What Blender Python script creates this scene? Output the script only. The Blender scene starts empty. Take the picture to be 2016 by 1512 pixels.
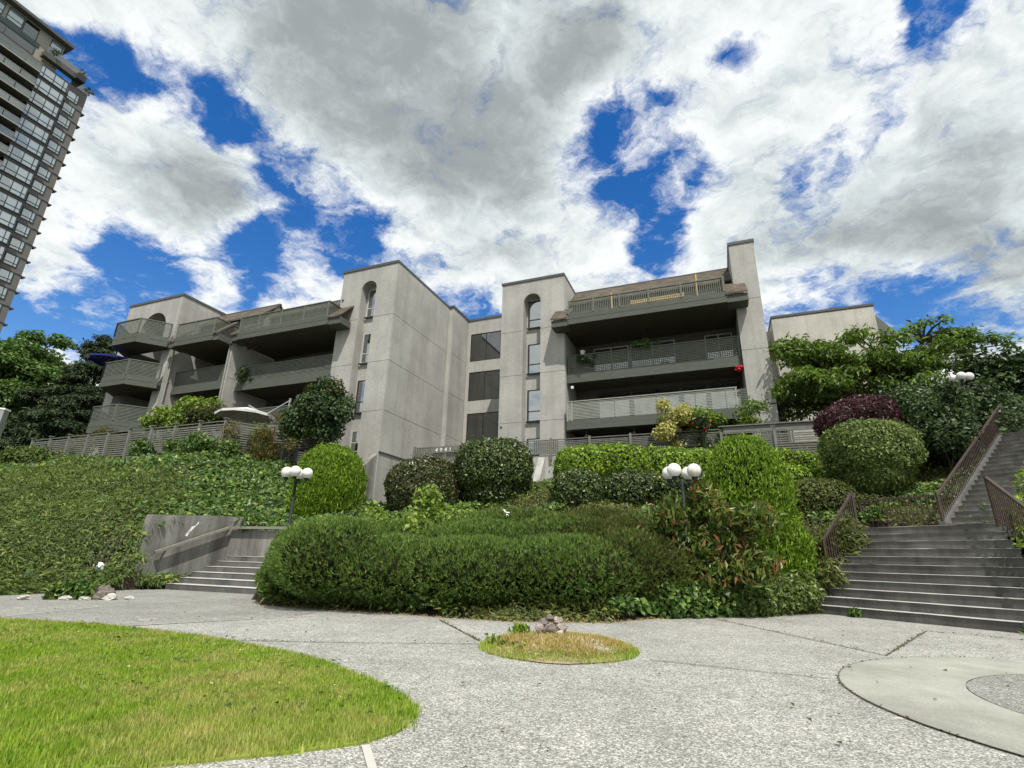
import bpy, math, random
import numpy as np
from mathutils import Vector, Matrix
R = math.radians
rng = np.random.default_rng(7)
random.seed(7)
S = bpy.context.scene
C = S.collection

# ------------------------------------------------------------------ camera, sky, sun, exposure
cam = bpy.data.cameras.new('camera'); co = bpy.data.objects.new('camera', cam); C.objects.link(co)
cam.sensor_width = 36.0; cam.lens = 18.2; cam.clip_start = 0.05; cam.clip_end = 4000
co.matrix_world = Matrix(((0.99973, -0.02325, 0.0, 0.0), (-0.00741, -0.31863, -0.94785, 0.0),
                          (0.02203, 0.94760, -0.31871, 1.0), (0, 0, 0, 1)))
S.camera = co
S.view_settings.view_transform = 'Standard'; S.view_settings.look = 'None'
S.view_settings.exposure = 0.12; S.view_settings.gamma = 1.0; S.view_settings.use_curve_mapping = False
S.cycles.max_bounces = 6; S.cycles.diffuse_bounces = 3; S.cycles.glossy_bounces = 3
S.cycles.transparent_max_bounces = 8; S.cycles.transmission_bounces = 3
S.cycles.use_denoising = True

SUN = Vector((0.143, -0.608, 1.0)).normalized()
sun = bpy.data.lights.new('sun', 'SUN'); sun.energy = 4.6; sun.angle = R(0.53); sun.color = (1.0, 0.955, 0.88)
so = bpy.data.objects.new('sun', sun); C.objects.link(so)
so.rotation_euler = (-SUN).to_track_quat('-Z', 'Y').to_euler()

GAPS = [(-0.581,0.522,0.625,1067,0.90),(-0.551,0.531,0.643,1379,0.85),(-0.524,0.551,0.649,2065,0.80),(-0.573,0.550,0.608,1137,0.80),(-0.491,0.580,0.650,2073,0.50),(-0.464,0.616,0.637,1644,0.80),(-0.442,0.636,0.633,1948,0.70),(-0.409,0.662,0.628,1413,0.90),(-0.380,0.698,0.607,942,1.00),(-0.344,0.734,0.586,559,1.10),(-0.310,0.757,0.575,733,1.00),(-0.294,0.794,0.533,626,0.90),(-0.270,0.816,0.511,790,0.80),(-0.426,0.762,0.488,793,0.80),(-0.374,0.778,0.505,1239,0.50),(-0.410,0.788,0.459,632,0.80),(-0.452,0.794,0.407,945,0.80),(-0.643,0.605,0.469,2376,0.60),(-0.627,0.639,0.444,1917,0.80),(-0.609,0.673,0.420,1564,0.90),(-0.590,0.706,0.392,901,1.00),(-0.564,0.742,0.364,648,0.85),(-0.680,0.669,0.300,330,0.95),(-0.621,0.720,0.309,269,0.95),(-0.338,0.823,0.456,1011,0.50),(0.127,0.705,0.698,695,0.62),(0.155,0.691,0.706,1176,0.42),(0.126,0.733,0.669,1356,0.30),(0.268,0.669,0.693,858,0.70),(0.236,0.673,0.701,1255,0.50),(0.210,0.759,0.617,541,0.90),(0.269,0.728,0.631,637,1.05),(0.316,0.716,0.622,795,1.00),(0.239,0.779,0.579,421,1.10),(0.270,0.802,0.533,560,1.00),(0.260,0.824,0.504,960,0.80),(0.373,0.661,0.651,1988,0.50),(0.360,0.636,0.682,2781,0.40),(0.318,0.603,0.732,1725,0.55),(0.329,0.584,0.742,2337,0.50),(0.541,0.488,0.685,1702,1.00),(0.536,0.512,0.671,2966,0.95),(0.530,0.530,0.661,4960,0.70),(0.546,0.470,0.694,1656,1.00),(0.527,0.579,0.622,5149,0.45),(0.430,0.677,0.597,3724,0.40),(-0.146,0.876,0.459,575,0.90),(-0.089,0.882,0.463,682,0.70),(0.469,0.782,0.411,518,0.90),(0.518,0.745,0.421,864,0.70),(0.565,0.727,0.390,772,0.70),(0.631,0.690,0.355,640,0.60),(0.584,0.732,0.349,405,0.80),(0.681,0.674,0.286,329,0.80),]
DARK = [(-0.244,0.614,0.750,65,0.75),(-0.121,0.687,0.716,78,0.85),(-0.324,0.565,0.759,153,0.45),(-0.016,0.746,0.666,165,0.50),(-0.500,0.676,0.540,267,0.90),(-0.469,0.718,0.515,479,0.50),(-0.531,0.644,0.551,593,0.30),(0.124,0.586,0.801,241,0.55),(0.089,0.637,0.766,474,0.40),(0.408,0.716,0.567,164,0.35),(0.596,0.586,0.549,185,0.55),(0.644,0.612,0.459,224,0.60),(0.547,0.706,0.449,160,0.50),(0.480,0.710,0.516,277,0.30),(-0.675,0.636,0.374,563,0.20),(-0.014,0.832,0.555,321,0.15),(0.676,0.648,0.352,335,0.60),]

W = bpy.data.worlds.new('World'); S.world = W; W.use_nodes = True
nt = W.node_tree; nt.nodes.clear()
def N(t, **k):
    n = nt.nodes.new(t)
    for a, b in k.items(): setattr(n, a, b)
    return n
def LK(a, b): nt.links.new(a, b)
def MATH(op, a, b=None, c=None, clamp=False):
    n = N('ShaderNodeMath', operation=op); n.use_clamp = clamp
    for i, v in enumerate((a, b, c)):
        if v is None: continue
        if isinstance(v, (int, float)): n.inputs[i].default_value = v
        else: LK(v, n.inputs[i])
    return n.outputs[0]
def VEC(op, a, b=None, s=None):
    n = N('ShaderNodeVectorMath', operation=op)
    for i, v in enumerate((a, b)):
        if v is None: continue
        if isinstance(v, tuple): n.inputs[i].default_value = v
        else: LK(v, n.inputs[i])
    if s is not None: n.inputs['Scale'].default_value = s
    return n.outputs['Value'] if op in ('DOT_PRODUCT', 'LENGTH') else n.outputs[0]
def NOISE(v, sc, det, ro, dist=0.0):
    n = N('ShaderNodeTexNoise'); n.inputs['Scale'].default_value = sc; n.inputs['Detail'].default_value = det
    n.inputs['Roughness'].default_value = ro; n.inputs['Distortion'].default_value = dist
    LK(v, n.inputs['Vector']); return n
def SMOOTH(v, a, b, c=0.0, d=1.0):
    n = N('ShaderNodeMapRange', interpolation_type='SMOOTHSTEP'); LK(v, n.inputs[0])
    for i, x in zip((1, 2, 3, 4), (a, b, c, d)): n.inputs[i].default_value = x
    return n.outputs[0]
sky = N('ShaderNodeTexSky', sky_type='NISHITA'); sky.sun_disc = False
sky.sun_elevation = math.asin(SUN.z); sky.sun_rotation = math.atan2(SUN.x, SUN.y)
sky.air_density = 1.25; sky.dust_density = 0.1; sky.ozone_density = 2.0; sky.altitude = 300
tc = N('ShaderNodeTexCoord'); V0 = VEC('NORMALIZE', tc.outputs['Generated'])
# cloud layer: direction projected on a flat layer gives the foreshortening towards the horizon
sep = N('ShaderNodeSeparateXYZ'); LK(V0, sep.inputs[0])
den = MATH('ADD', MATH('MAXIMUM', sep.outputs[2], 0.02), 0.25)
cmb = N('ShaderNodeCombineXYZ'); LK(MATH('DIVIDE', sep.outputs[0], den), cmb.inputs[0]); LK(MATH('DIVIDE', sep.outputs[1], den), cmb.inputs[1])
P = cmb.outputs[0]
wn = NOISE(P, 3.2, 5, 0.6); wv = VEC('SCALE', VEC('SUBTRACT', wn.outputs['Color'], (0.5, 0.5, 0.5)), None, 0.20)
V1 = VEC('NORMALIZE', VEC('ADD', V0, wv))
Pw = VEC('ADD', P, VEC('SCALE', VEC('SUBTRACT', NOISE(P, 5.0, 6, 0.62).outputs['Color'], (0.5, 0.5, 0.5)), None, 0.22))
def blobs(lst, v):
    acc = None
    for x, y, z, k, a in lst:
        d = VEC('DOT_PRODUCT', v, (x, y, z))
        e = MATH('MULTIPLY', MATH('EXPONENT', MATH('MULTIPLY', MATH('SUBTRACT', d, 1.0), float(k))), a)
        acc = e if acc is None else MATH('ADD', acc, e)
    return acc
gap = blobs(GAPS, V1); dark = blobs(DARK, V1)
n1 = NOISE(Pw, 4.2, 13, 0.66, 0.0).outputs[0]
n2 = NOISE(P, 1.6, 5, 0.5, 0.2).outputs[0]
gs = MATH('MINIMUM', gap, 1.3)
nn = MATH('MULTIPLY', MATH('SUBTRACT', n1, 0.5), 5.2)
dens = MATH('ADD', MATH('SUBTRACT', 1.10, MATH('MULTIPLY', gs, 0.98)), nn)
alpha = SMOOTH(dens, -0.15, 0.95)
off = VEC('ADD', Pw, (0.010, 0.045, 0.0))
n4 = NOISE(off, 4.2, 13, 0.66, 0.0).outputs[0]            # the same billows shifted towards the sun: lit and shaded flanks
relief = MATH('MULTIPLY', MATH('SUBTRACT', n4, n1), 3.0)
shade = MATH('ADD', MATH('MULTIPLY', MATH('MINIMUM', dark, 1.15), 0.95), MATH('MULTIPLY', MATH('SUBTRACT', n2, 0.5), 0.9))
shade = MATH('ADD', shade, MATH('MULTIPLY', MATH('SUBTRACT', n1, 0.5), 1.5))
shade = MATH('ADD', shade, relief)
shade = MATH('SUBTRACT', shade, MATH('MULTIPLY', MATH('MINIMUM', gap, 0.7), 0.55))
shade = SMOOTH(shade, -0.45, 1.25)
cr = N('ShaderNodeValToRGB'); LK(shade, cr.inputs[0])
e = cr.color_ramp.elements
e[0].position = 0.0; e[0].color = (0.93, 0.955, 0.95, 1); e[1].position = 1.0; e[1].color = (0.33, 0.365, 0.37, 1)
m_ = cr.color_ramp.elements.new(0.40); m_.color = (0.66, 0.72, 0.73, 1)
b1 = N('ShaderNodeBackground'); b1.inputs[1].default_value = 0.15
hs = N('ShaderNodeHueSaturation'); hs.inputs['Saturation'].default_value = 1.42; hs.inputs['Hue'].default_value = 0.512; hs.inputs['Value'].default_value = 0.92; LK(sky.outputs[0], hs.inputs['Color']); LK(hs.outputs[0], b1.inputs[0])
b2 = N('ShaderNodeBackground'); b2.inputs[1].default_value = 1.0; LK(cr.outputs[0], b2.inputs[0])
mx = N('ShaderNodeMixShader'); LK(alpha, mx.inputs[0]); LK(b1.outputs[0], mx.inputs[1]); LK(b2.outputs[0], mx.inputs[2])
wo = N('ShaderNodeOutputWorld'); LK(mx.outputs[0], wo.inputs[0])

# ------------------------------------------------------------------ materials (world-position textures)
class NB:
    def __init__(s, name):
        s.m = bpy.data.materials.new(name); s.m.use_nodes = True; s.t = s.m.node_tree; s.t.nodes.clear()
        s.out = s.t.nodes.new('ShaderNodeOutputMaterial'); s.geo = s.t.nodes.new('ShaderNodeNewGeometry')
        s.pos = s.geo.outputs['Position']
    def n(s, t, **k):
        x = s.t.nodes.new(t)
        for a, b in k.items(): setattr(x, a, b)
        return x
    def l(s, a, b): s.t.links.new(a, b)
    def noise(s, sc, det=5, ro=0.55, st=(1, 1, 1), dist=0.0):
        mp = s.n('ShaderNodeMapping'); mp.inputs['Scale'].default_value = st; s.l(s.pos, mp.inputs[0])
        n = s.n('ShaderNodeTexNoise'); n.inputs['Scale'].default_value = sc; n.inputs['Detail'].default_value = det
        n.inputs['Roughness'].default_value = ro; n.inputs['Distortion'].default_value = dist; s.l(mp.outputs[0], n.inputs['Vector']); return n.outputs[0]
    def ramp(s, f, stops):
        r = s.n('ShaderNodeValToRGB'); s.l(f, r.inputs[0]); el = r.color_ramp.elements
        while len(el) < len(stops): el.new(0.5)
        for q, (p, c) in zip(el, stops): q.position = p; q.color = tuple(c) + (1,) if len(c) == 3 else c
        return r.outputs[0]
    def mix(s, f, a, b, mode='MIX'):
        x = s.n('ShaderNodeMix', data_type='RGBA', blend_type=mode)
        for i, v in ((0, f), (6, a), (7, b)):
            if isinstance(v, (int, float)): x.inputs[i].default_value = v
            elif isinstance(v, tuple): x.inputs[i].default_value = v + (1,)
            else: s.l(v, x.inputs[i])
        return x.outputs[2]
    def bsdf(s, col, rough=0.8, spec=0.3, bump=None, bs=0.3, bd=0.02, metal=0.0):
        p = s.n('ShaderNodeBsdfPrincipled'); p.inputs['Roughness'].default_value = rough
        p.inputs['Specular IOR Level'].default_value = spec; p.inputs['Metallic'].default_value = metal
        if isinstance(col, tuple): p.inputs['Base Color'].default_value = col + (1,)
        else: s.l(col, p.inputs['Base Color'])
        if bump is not None:
            b = s.n('ShaderNodeBump'); b.inputs['Strength'].default_value = bs; b.inputs['Distance'].default_value = bd
            s.l(bump, b.inputs['Height']); s.l(b.outputs[0], p.inputs['Normal'])
        return p.outputs[0]
    def done(s, sh): s.l(sh, s.out.inputs[0]); return s.m

def g3(v, t=(1, 1, 1)): return (v * t[0], v * t[1], v * t[2])
def stucco(name, v, tint=(1.0, 0.985, 0.93), streak=0.35):
    b = NB(name)
    base = b.ramp(b.noise(0.55, 6, 0.6), [(0.3, g3(v * 0.82, tint)), (0.7, g3(v * 1.12, tint))])
    fine = b.ramp(b.noise(9.0, 6, 0.7), [(0.3, (0.84, 0.84, 0.84)), (0.7, (1.08, 1.08, 1.08))])
    c = b.mix(1.0, base, fine, 'MULTIPLY')
    st = b.ramp(b.noise(1.3, 6, 0.62, (1.8, 1.8, 0.10)), [(0.44, (1, 1, 1)), (0.62, (0.72, 0.71, 0.68))])
    c = b.mix(streak, c, st, 'MULTIPLY')
    return b.done(b.bsdf(c, 0.92, 0.15, b.noise(38.0, 5, 0.7), 0.55, 0.02))
def paint(name, col, var=0.18, sc=3.0, rough=0.7, st=(1, 1, 1), bs=0.2):
    b = NB(name)
    f = b.ramp(b.noise(sc, 6, 0.65, st), [(0.25, tuple(x * (1 - var) for x in col)), (0.75, tuple(x * (1 + var) for x in col))])
    return b.done(b.bsdf(f, rough, 0.3, b.noise(40, 3, 0.6), bs, 0.008))
def concrete(name, v, tint=(1, 0.98, 0.93), stain=0.6, agg=0.0):
    b = NB(name)
    c = b.ramp(b.noise(0.9, 8, 0.68), [(0.3, g3(v * 0.72, tint)), (0.7, g3(v * 1.2, tint))])
    st = b.ramp(b.noise(0.9, 7, 0.66, (3.0, 3.0, 0.22)), [(0.40, (1.1, 1.1, 1.08)), (0.66, (0.45, 0.44, 0.41))])
    c = b.mix(stain, c, st, 'MULTIPLY')
    gr = b.ramp(b.noise(60, 4, 0.75), [(0.3, (0.75, 0.75, 0.75)), (0.7, (1.2, 1.2, 1.2))])
    c = b.mix(0.8, c, gr, 'MULTIPLY')
    return b.done(b.bsdf(c, 0.9, 0.2, b.noise(25, 6, 0.75), 0.5, 0.02))
def aggregate(name, lo, hi, blot=0.5, sc=100.0, tint=(1, 0.99, 0.915)):
    b = NB(name)
    vo = b.n('ShaderNodeTexVoronoi'); vo.inputs['Scale'].default_value = sc; b.l(b.pos, vo.inputs['Vector'])
    sepc = b.n('ShaderNodeSeparateColor'); b.l(vo.outputs['Color'], sepc.inputs[0])
    c = b.ramp(sepc.outputs[0], [(0.0, g3(lo * 0.55, tint)), (0.45, g3(lo, tint)), (0.8, g3(hi, tint)), (1.0, g3(hi * 1.35, tint))])
    bl = b.ramp(b.noise(0.8, 9, 0.70), [(0.32, (0.52, 0.52, 0.51)), (0.66, (1.2, 1.2, 1.17))])
    c = b.mix(blot, c, bl, 'MULTIPLY')
    pt = b.ramp(b.noise(7.0, 5, 0.7), [(0.35, (0.82, 0.82, 0.82)), (0.65, (1.1, 1.1, 1.1))])
    c = b.mix(0.8, c, pt, 'MULTIPLY')
    # pale lichen-like blotches
    li = b.ramp(b.noise(2.3, 8, 0.70), [(0.645, (0, 0, 0)), (0.67, (0.7, 0.7, 0.7))])
    c = b.mix(li, c, (0.62, 0.60, 0.54)) if blot > 0.4 else c
    ed = b.ramp(vo.outputs['Distance'], [(0.0, (1, 1, 1)), (0.7, (0.2, 0.2, 0.2))])
    return b.done(b.bsdf(c, 0.9, 0.2, ed, 0.6, 0.006))
def leafmat(name, stops, transl=0.30, rough=0.5, patch=0.5, spec=0.35, psc=1.3):
    b = NB(name)
    c = b.ramp(b.geo.outputs['Random Per Island'], stops)
    pn = b.ramp(b.noise(psc, 4, 0.6), [(0.32, (0.50, 0.52, 0.50)), (0.68, (1.25, 1.22, 1.15))])
    c = b.mix(patch, c, pn, 'MULTIPLY')
    p = b.bsdf(c, rough, spec)
    tr = b.n('ShaderNodeBsdfTranslucent'); b.l(b.mix(1.0, c, (1.25, 1.35, 0.6), 'MULTIPLY'), tr.inputs[0])
    m = b.n('ShaderNodeMixShader'); m.inputs[0].default_value = transl; b.l(p, m.inputs[1]); b.l(tr.outputs[0], m.inputs[2])
    return b.done(m.outputs[0])
def glass(name, tint=(0.02, 0.024, 0.024), see=0.35, lo=0.10):
    b = NB(name)
    fr = b.n('ShaderNodeFresnel'); fr.inputs[0].default_value = 1.6
    gl = b.n('ShaderNodeBsdfGlossy'); gl.inputs['Roughness'].default_value = 0.02; gl.inputs[0].default_value = (0.95, 0.97, 0.96, 1)
    tp = b.n('ShaderNodeBsdfTransparent'); tp.inputs[0].default_value = (0.62, 0.68, 0.66, 1)
    df = b.n('ShaderNodeBsdfDiffuse'); df.inputs[0].default_value = tint + (1,)
    m0 = b.n('ShaderNodeMixShader'); m0.inputs[0].default_value = see; b.l(df.outputs[0], m0.inputs[1]); b.l(tp.outputs[0], m0.inputs[2])
    mr = b.n('ShaderNodeMapRange'); mr.inputs[1].default_value = 0.0; mr.inputs[2].default_value = 0.6; mr.inputs[3].default_value = lo; mr.inputs[4].default_value = 0.95
    b.l(fr.outputs[0], mr.inputs[0])
    m1 = b.n('ShaderNodeMixShader'); b.l(mr.outputs[0], m1.inputs[0]); b.l(m0.outputs[0], m1.inputs[1]); b.l(gl.outputs[0], m1.inputs[2])
    return b.done(m1.outputs[0])
def flat(name, col, rough=0.7, spec=0.3, metal=0.0):
    b = NB(name); return b.done(b.bsdf(col, rough, spec, None, metal=metal))
def shingle(name):
    b = NB(name)
    br = b.n('ShaderNodeTexBrick'); br.inputs['Scale'].default_value = 1.0; br.offset = 0.5
    br.inputs['Brick Width'].default_value = 0.32; br.inputs['Row Height'].default_value = 0.14; br.inputs['Mortar Size'].default_value = 0.006
    br.inputs['Color1'].default_value = (0.085, 0.073, 0.058, 1); br.inputs['Color2'].default_value = (0.15, 0.128, 0.10, 1); br.inputs['Mortar'].default_value = (0.03, 0.028, 0.025, 1)
    mp = b.n('ShaderNodeMapping'); mp.inputs['Rotation'].default_value = (R(-43), 0, 0); 
    rot = b.n('ShaderNodeVectorRotate', rotation_type='Z_AXIS'); rot.inputs['Angle'].default_value = R(22.03); b.l(b.pos, rot.inputs['Vector'])
    b.l(rot.outputs[0], mp.inputs[0]); b.l(mp.outputs[0], br.inputs['Vector'])
    c = b.mix(0.6, br.outputs['Color'], b.ramp(b.noise(1.2, 6, 0.6), [(0.3, (0.6, 0.6, 0.6)), (0.7, (1.2, 1.2, 1.2))]), 'MULTIPLY')
    return b.done(b.bsdf(c, 0.95, 0.1, br.outputs['Fac'], 0.6, -0.02))

MT = dict(
 stucco=stucco('grey_stucco', 0.41, (1.0, 0.98, 0.915), streak=0.4), stucco2=stucco('weathered_stucco', 0.35, streak=0.7), stucco_far=stucco('cream_stucco', 0.50, (1, 0.97, 0.86)),
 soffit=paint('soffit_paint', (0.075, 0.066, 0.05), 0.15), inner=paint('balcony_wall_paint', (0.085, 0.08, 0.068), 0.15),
 cap=paint('metal_cap_flashing', (0.075, 0.08, 0.08), 0.15, 3, 0.5), trim=paint('grey_green_timber', (0.085, 0.093, 0.077), 0.20, 2.5, 0.75, (1, 1, 4)),
 slat=paint('grey_green_slat', (0.13, 0.142, 0.118), 0.18, 3.0, 0.75), slatw=paint('pale_weathered_slat', (0.27, 0.28, 0.245), 0.20, 3.0, 0.8),
 fence=paint('weathered_fence_timber', (0.155, 0.157, 0.138), 0.28, 4.0, 0.85), fencep=paint('weathered_fence_post', (0.16, 0.165, 0.145), 0.25, 4.0, 0.85),
 frame=paint('dark_bronze_frame', (0.025, 0.025, 0.024), 0.1, 3, 0.4), wframe=paint('white_frame', (0.45, 0.46, 0.45), 0.1, 3, 0.5),
 glass=glass('window_glass', (0.05, 0.06, 0.062), 0.75, 0.32), dglass=glass('dark_window_glass', (0.012, 0.012, 0.012), 0.05), tglass=glass('tower_window_glass', (0.25, 0.31, 0.34), 0.1, 0.2), rglass=glass('balcony_rail_glass', (0.10, 0.13, 0.12), 0.55),
 blind=paint('white_blind', (0.66, 0.67, 0.66), 0.12, 6, 0.8, (20, 20, 0.3)), room=flat('dark_room', (0.02, 0.02, 0.02)),
 shingle=shingle('brown_shingle'), conc=concrete('stained_concrete', 0.25, stain=0.9), concl=concrete('pale_concrete', 0.40, stain=0.35),
 step=concrete('dirty_shaded_riser_concrete', 0.125, stain=0.6), tread=concrete('worn_sunlit_tread_concrete', 0.50, stain=0.2), agg=aggregate('exposed_aggregate', 0.27, 0.45), agg2=aggregate('dark_aggregate', 0.20, 0.34, 0.35, 100), ring=concrete('smooth_concrete', 0.33, (1, 1.0, 0.88), 0.15), asph=aggregate('grey_asphalt', 0.24, 0.33, 0.45, 90),  # riser tone mixes dirt with painted shade, tread tone wear with sunlight
 joint=flat('joint_dirt', (0.12, 0.11, 0.085), 0.95), jointp=flat('joint_pale', (0.46, 0.45, 0.41), 0.95), soil=paint('brown_soil', (0.055, 0.042, 0.028), 0.4, 3.0, 0.95), dirt=paint('dry_dirt', (0.30, 0.23, 0.14), 0.4, 9.0, 0.95),
 turf=paint('turf_base', (0.17, 0.21, 0.035), 0.4, 2.0, 0.95), far=paint('far_ground', (0.10, 0.105, 0.085), 0.2, 0.2, 0.95),
 rail=paint('brown_rail_paint', (0.06, 0.040, 0.035), 0.25, 5, 0.55), hand=paint('grey_handrail_paint', (0.21, 0.20, 0.17), 0.2, 5, 0.6),
 pole=paint('dark_green_pole_paint', (0.012, 0.018, 0.016), 0.2, 4, 0.45), globe=paint('white_globe', (0.74, 0.74, 0.70), 0.10, 7, 0.3), globed=paint('dirty_globe', (0.62, 0.61, 0.57), 0.2, 9, 0.4),
 rock=paint('brown_rock', (0.15, 0.128, 0.112), 0.85, 22, 0.9, bs=1.0), rockl=paint('pale_rock', (0.40, 0.38, 0.34), 0.4, 9, 0.9), rockm=paint('mottled_rock', (0.27, 0.235, 0.21), 0.8, 18, 0.9, bs=1.0),
 bark=paint('dark_bark', (0.045, 0.036, 0.03), 0.4, 8, 0.95, (1, 1, 0.25)), core=flat('shade_core', (0.014, 0.016, 0.008), 1.0, 0.0),  # core: solid dark filler added inside shrubs to block light
 blue=flat('blue_canvas', (0.010, 0.022, 0.16), 0.8), canvas=paint('off_white_canvas', (0.58, 0.59, 0.57), 0.08, 3, 0.85), steel=flat('grey_steel', (0.35, 0.36, 0.36), 0.4, 0.5, 0.5),
 bag=flat('white_plastic', (0.72, 0.78, 0.80), 0.35), white=flat('white_paint', (0.82, 0.82, 0.80), 0.6), wood=paint('new_timber', (0.50, 0.38, 0.16), 0.15, 5), red=flat('red_petal', (0.55, 0.02, 0.05), 0.6), terra=flat('white_pot', (0.62, 0.60, 0.56), 0.6),
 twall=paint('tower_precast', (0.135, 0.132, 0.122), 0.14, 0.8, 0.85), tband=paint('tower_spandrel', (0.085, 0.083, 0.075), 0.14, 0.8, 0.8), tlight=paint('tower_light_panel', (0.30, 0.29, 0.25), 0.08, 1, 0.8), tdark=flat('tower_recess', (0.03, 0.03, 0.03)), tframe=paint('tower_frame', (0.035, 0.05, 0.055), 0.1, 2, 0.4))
LM = dict(
 ball=leafmat('laurel_leaf', [(0.0, (0.021, 0.034, 0.012)), (0.45, (0.052, 0.086, 0.020)), (0.85, (0.107, 0.159, 0.036)), (1.0, (0.259, 0.276, 0.075))], 0.2, 0.38, 0.4, 0.5),
 ballb=leafmat('bronze_laurel_leaf', [(0.0, (0.02, 0.029, 0.010)), (0.5, (0.05, 0.072, 0.018)), (0.85, (0.105, 0.12, 0.034)), (1.0, (0.20, 0.15, 0.07))], 0.2, 0.38, 0.4, 0.5),
 top=leafmat('privet_leaf', [(0.0, (0.046, 0.074, 0.015)), (0.5, (0.116, 0.177, 0.037)), (0.9, (0.216, 0.277, 0.077)), (1.0, (0.339, 0.370, 0.154))], 0.25, 0.42, 0.35, 0.4),
 cedar=leafmat('cedar_spray', [(0.0, (0.059, 0.119, 0.014)), (0.5, (0.144, 0.254, 0.020)), (0.9, (0.254, 0.371, 0.037)), (1.0, (0.338, 0.439, 0.068))], 0.25, 0.6, 0.4, 0.2),
 azalea=leafmat('azalea_leaf', [(0.0, (0.051, 0.094, 0.010)), (0.45, (0.135, 0.237, 0.021)), (0.85, (0.287, 0.423, 0.038)), (1.0, (0.456, 0.558, 0.085))], 0.3, 0.42, 0.5, 0.35),
 mugo=leafmat('pine_needles', [(0.0, (0.043, 0.091, 0.022)), (0.5, (0.119, 0.212, 0.044)), (0.9, (0.217, 0.312, 0.067)), (1.0, (0.304, 0.345, 0.094))], 0.25, 0.5, 0.55, 0.3, 0.9),
 mugob=leafmat('olive_needles', [(0.0, (0.033, 0.051, 0.014)), (0.5, (0.098, 0.128, 0.029)), (0.9, (0.172, 0.194, 0.051)), (1.0, (0.239, 0.209, 0.064))], 0.25, 0.5, 0.5, 0.3),
 juni=leafmat('juniper_sprig', [(0.0, (0.039, 0.064, 0.019)), (0.5, (0.105, 0.159, 0.039)), (0.85, (0.175, 0.227, 0.062)), (1.0, (0.252, 0.272, 0.093))], 0.25, 0.6, 0.6, 0.2, 0.7),
 ivy=leafmat('ivy_leaf', [(0.0, (0.027, 0.061, 0.014)), (0.5, (0.068, 0.135, 0.024)), (0.85, (0.135, 0.230, 0.041)), (1.0, (0.297, 0.365, 0.081))], 0.3, 0.42, 0.5, 0.4),
 vine=leafmat('bright_vine_leaf', [(0.0, (0.068, 0.123, 0.017)), (0.5, (0.165, 0.261, 0.034)), (1.0, (0.343, 0.427, 0.083))], 0.35, 0.42, 0.4, 0.4),
 tree=leafmat('tree_leaf', [(0.0, (0.031, 0.066, 0.017)), (0.5, (0.083, 0.166, 0.038)), (1.0, (0.177, 0.270, 0.062))], 0.3, 0.45, 0.5, 0.35, 0.4),
 cherry=leafmat('cherry_leaf', [(0.0, (0.041, 0.078, 0.015)), (0.5, (0.109, 0.184, 0.034)), (0.9, (0.216, 0.309, 0.066)), (1.0, (0.318, 0.374, 0.112))], 0.35, 0.42, 0.5, 0.4),
 conif=leafmat('fir_needles', [(0.0, (0.014, 0.026, 0.012)), (0.6, (0.038, 0.064, 0.026)), (1.0, (0.080, 0.104, 0.043))], 0.1, 0.6, 0.5, 0.2, 0.4),
 purple=leafmat('purple_leaf', [(0.0, (0.027, 0.007, 0.015)), (0.6, (0.069, 0.018, 0.033)), (1.0, (0.138, 0.044, 0.056))], 0.25, 0.4, 0.4, 0.4),
 redtip=leafmat('rhododendron_leaf', [(0.0, (0.035, 0.065, 0.012)), (0.5, (0.10, 0.165, 0.026)), (0.82, (0.19, 0.24, 0.05)), (0.87, (0.24, 0.12, 0.045)), (0.96, (0.28, 0.13, 0.055)), (1.0, (0.24, 0.23, 0.09))], 0.25, 0.38, 0.35, 0.45),
 dark=leafmat('dark_leaf', [(0.0, (0.014, 0.029, 0.011)), (0.6, (0.040, 0.076, 0.022)), (1.0, (0.090, 0.154, 0.040))], 0.2, 0.45, 0.4, 0.35),
 maple=leafmat('maple_leaf', [(0.0, (0.025, 0.044, 0.010)), (0.6, (0.062, 0.094, 0.020)), (0.9, (0.125, 0.125, 0.025)), (1.0, (0.200, 0.100, 0.037))], 0.3, 0.45, 0.5, 0.35),
 yellow=leafmat('yellow_flower', [(0.0, (0.220, 0.260, 0.050)), (0.5, (0.450, 0.450, 0.140)), (0.85, (0.600, 0.550, 0.280)), (1.0, (0.600, 0.350, 0.250))], 0.3, 0.6, 0.3, 0.2),
 weed=leafmat('weed_leaf', [(0.0, (0.037, 0.062, 0.015)), (0.5, (0.094, 0.112, 0.025)), (0.85, (0.188, 0.125, 0.037)), (1.0, (0.275, 0.163, 0.062))], 0.3, 0.5, 0.4, 0.3),
 dry=leafmat('dry_grass', [(0.0, (0.210, 0.158, 0.053)), (0.6, (0.420, 0.326, 0.116)), (1.0, (0.578, 0.483, 0.210))], 0.3, 0.7, 0.2, 0.2))
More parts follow.
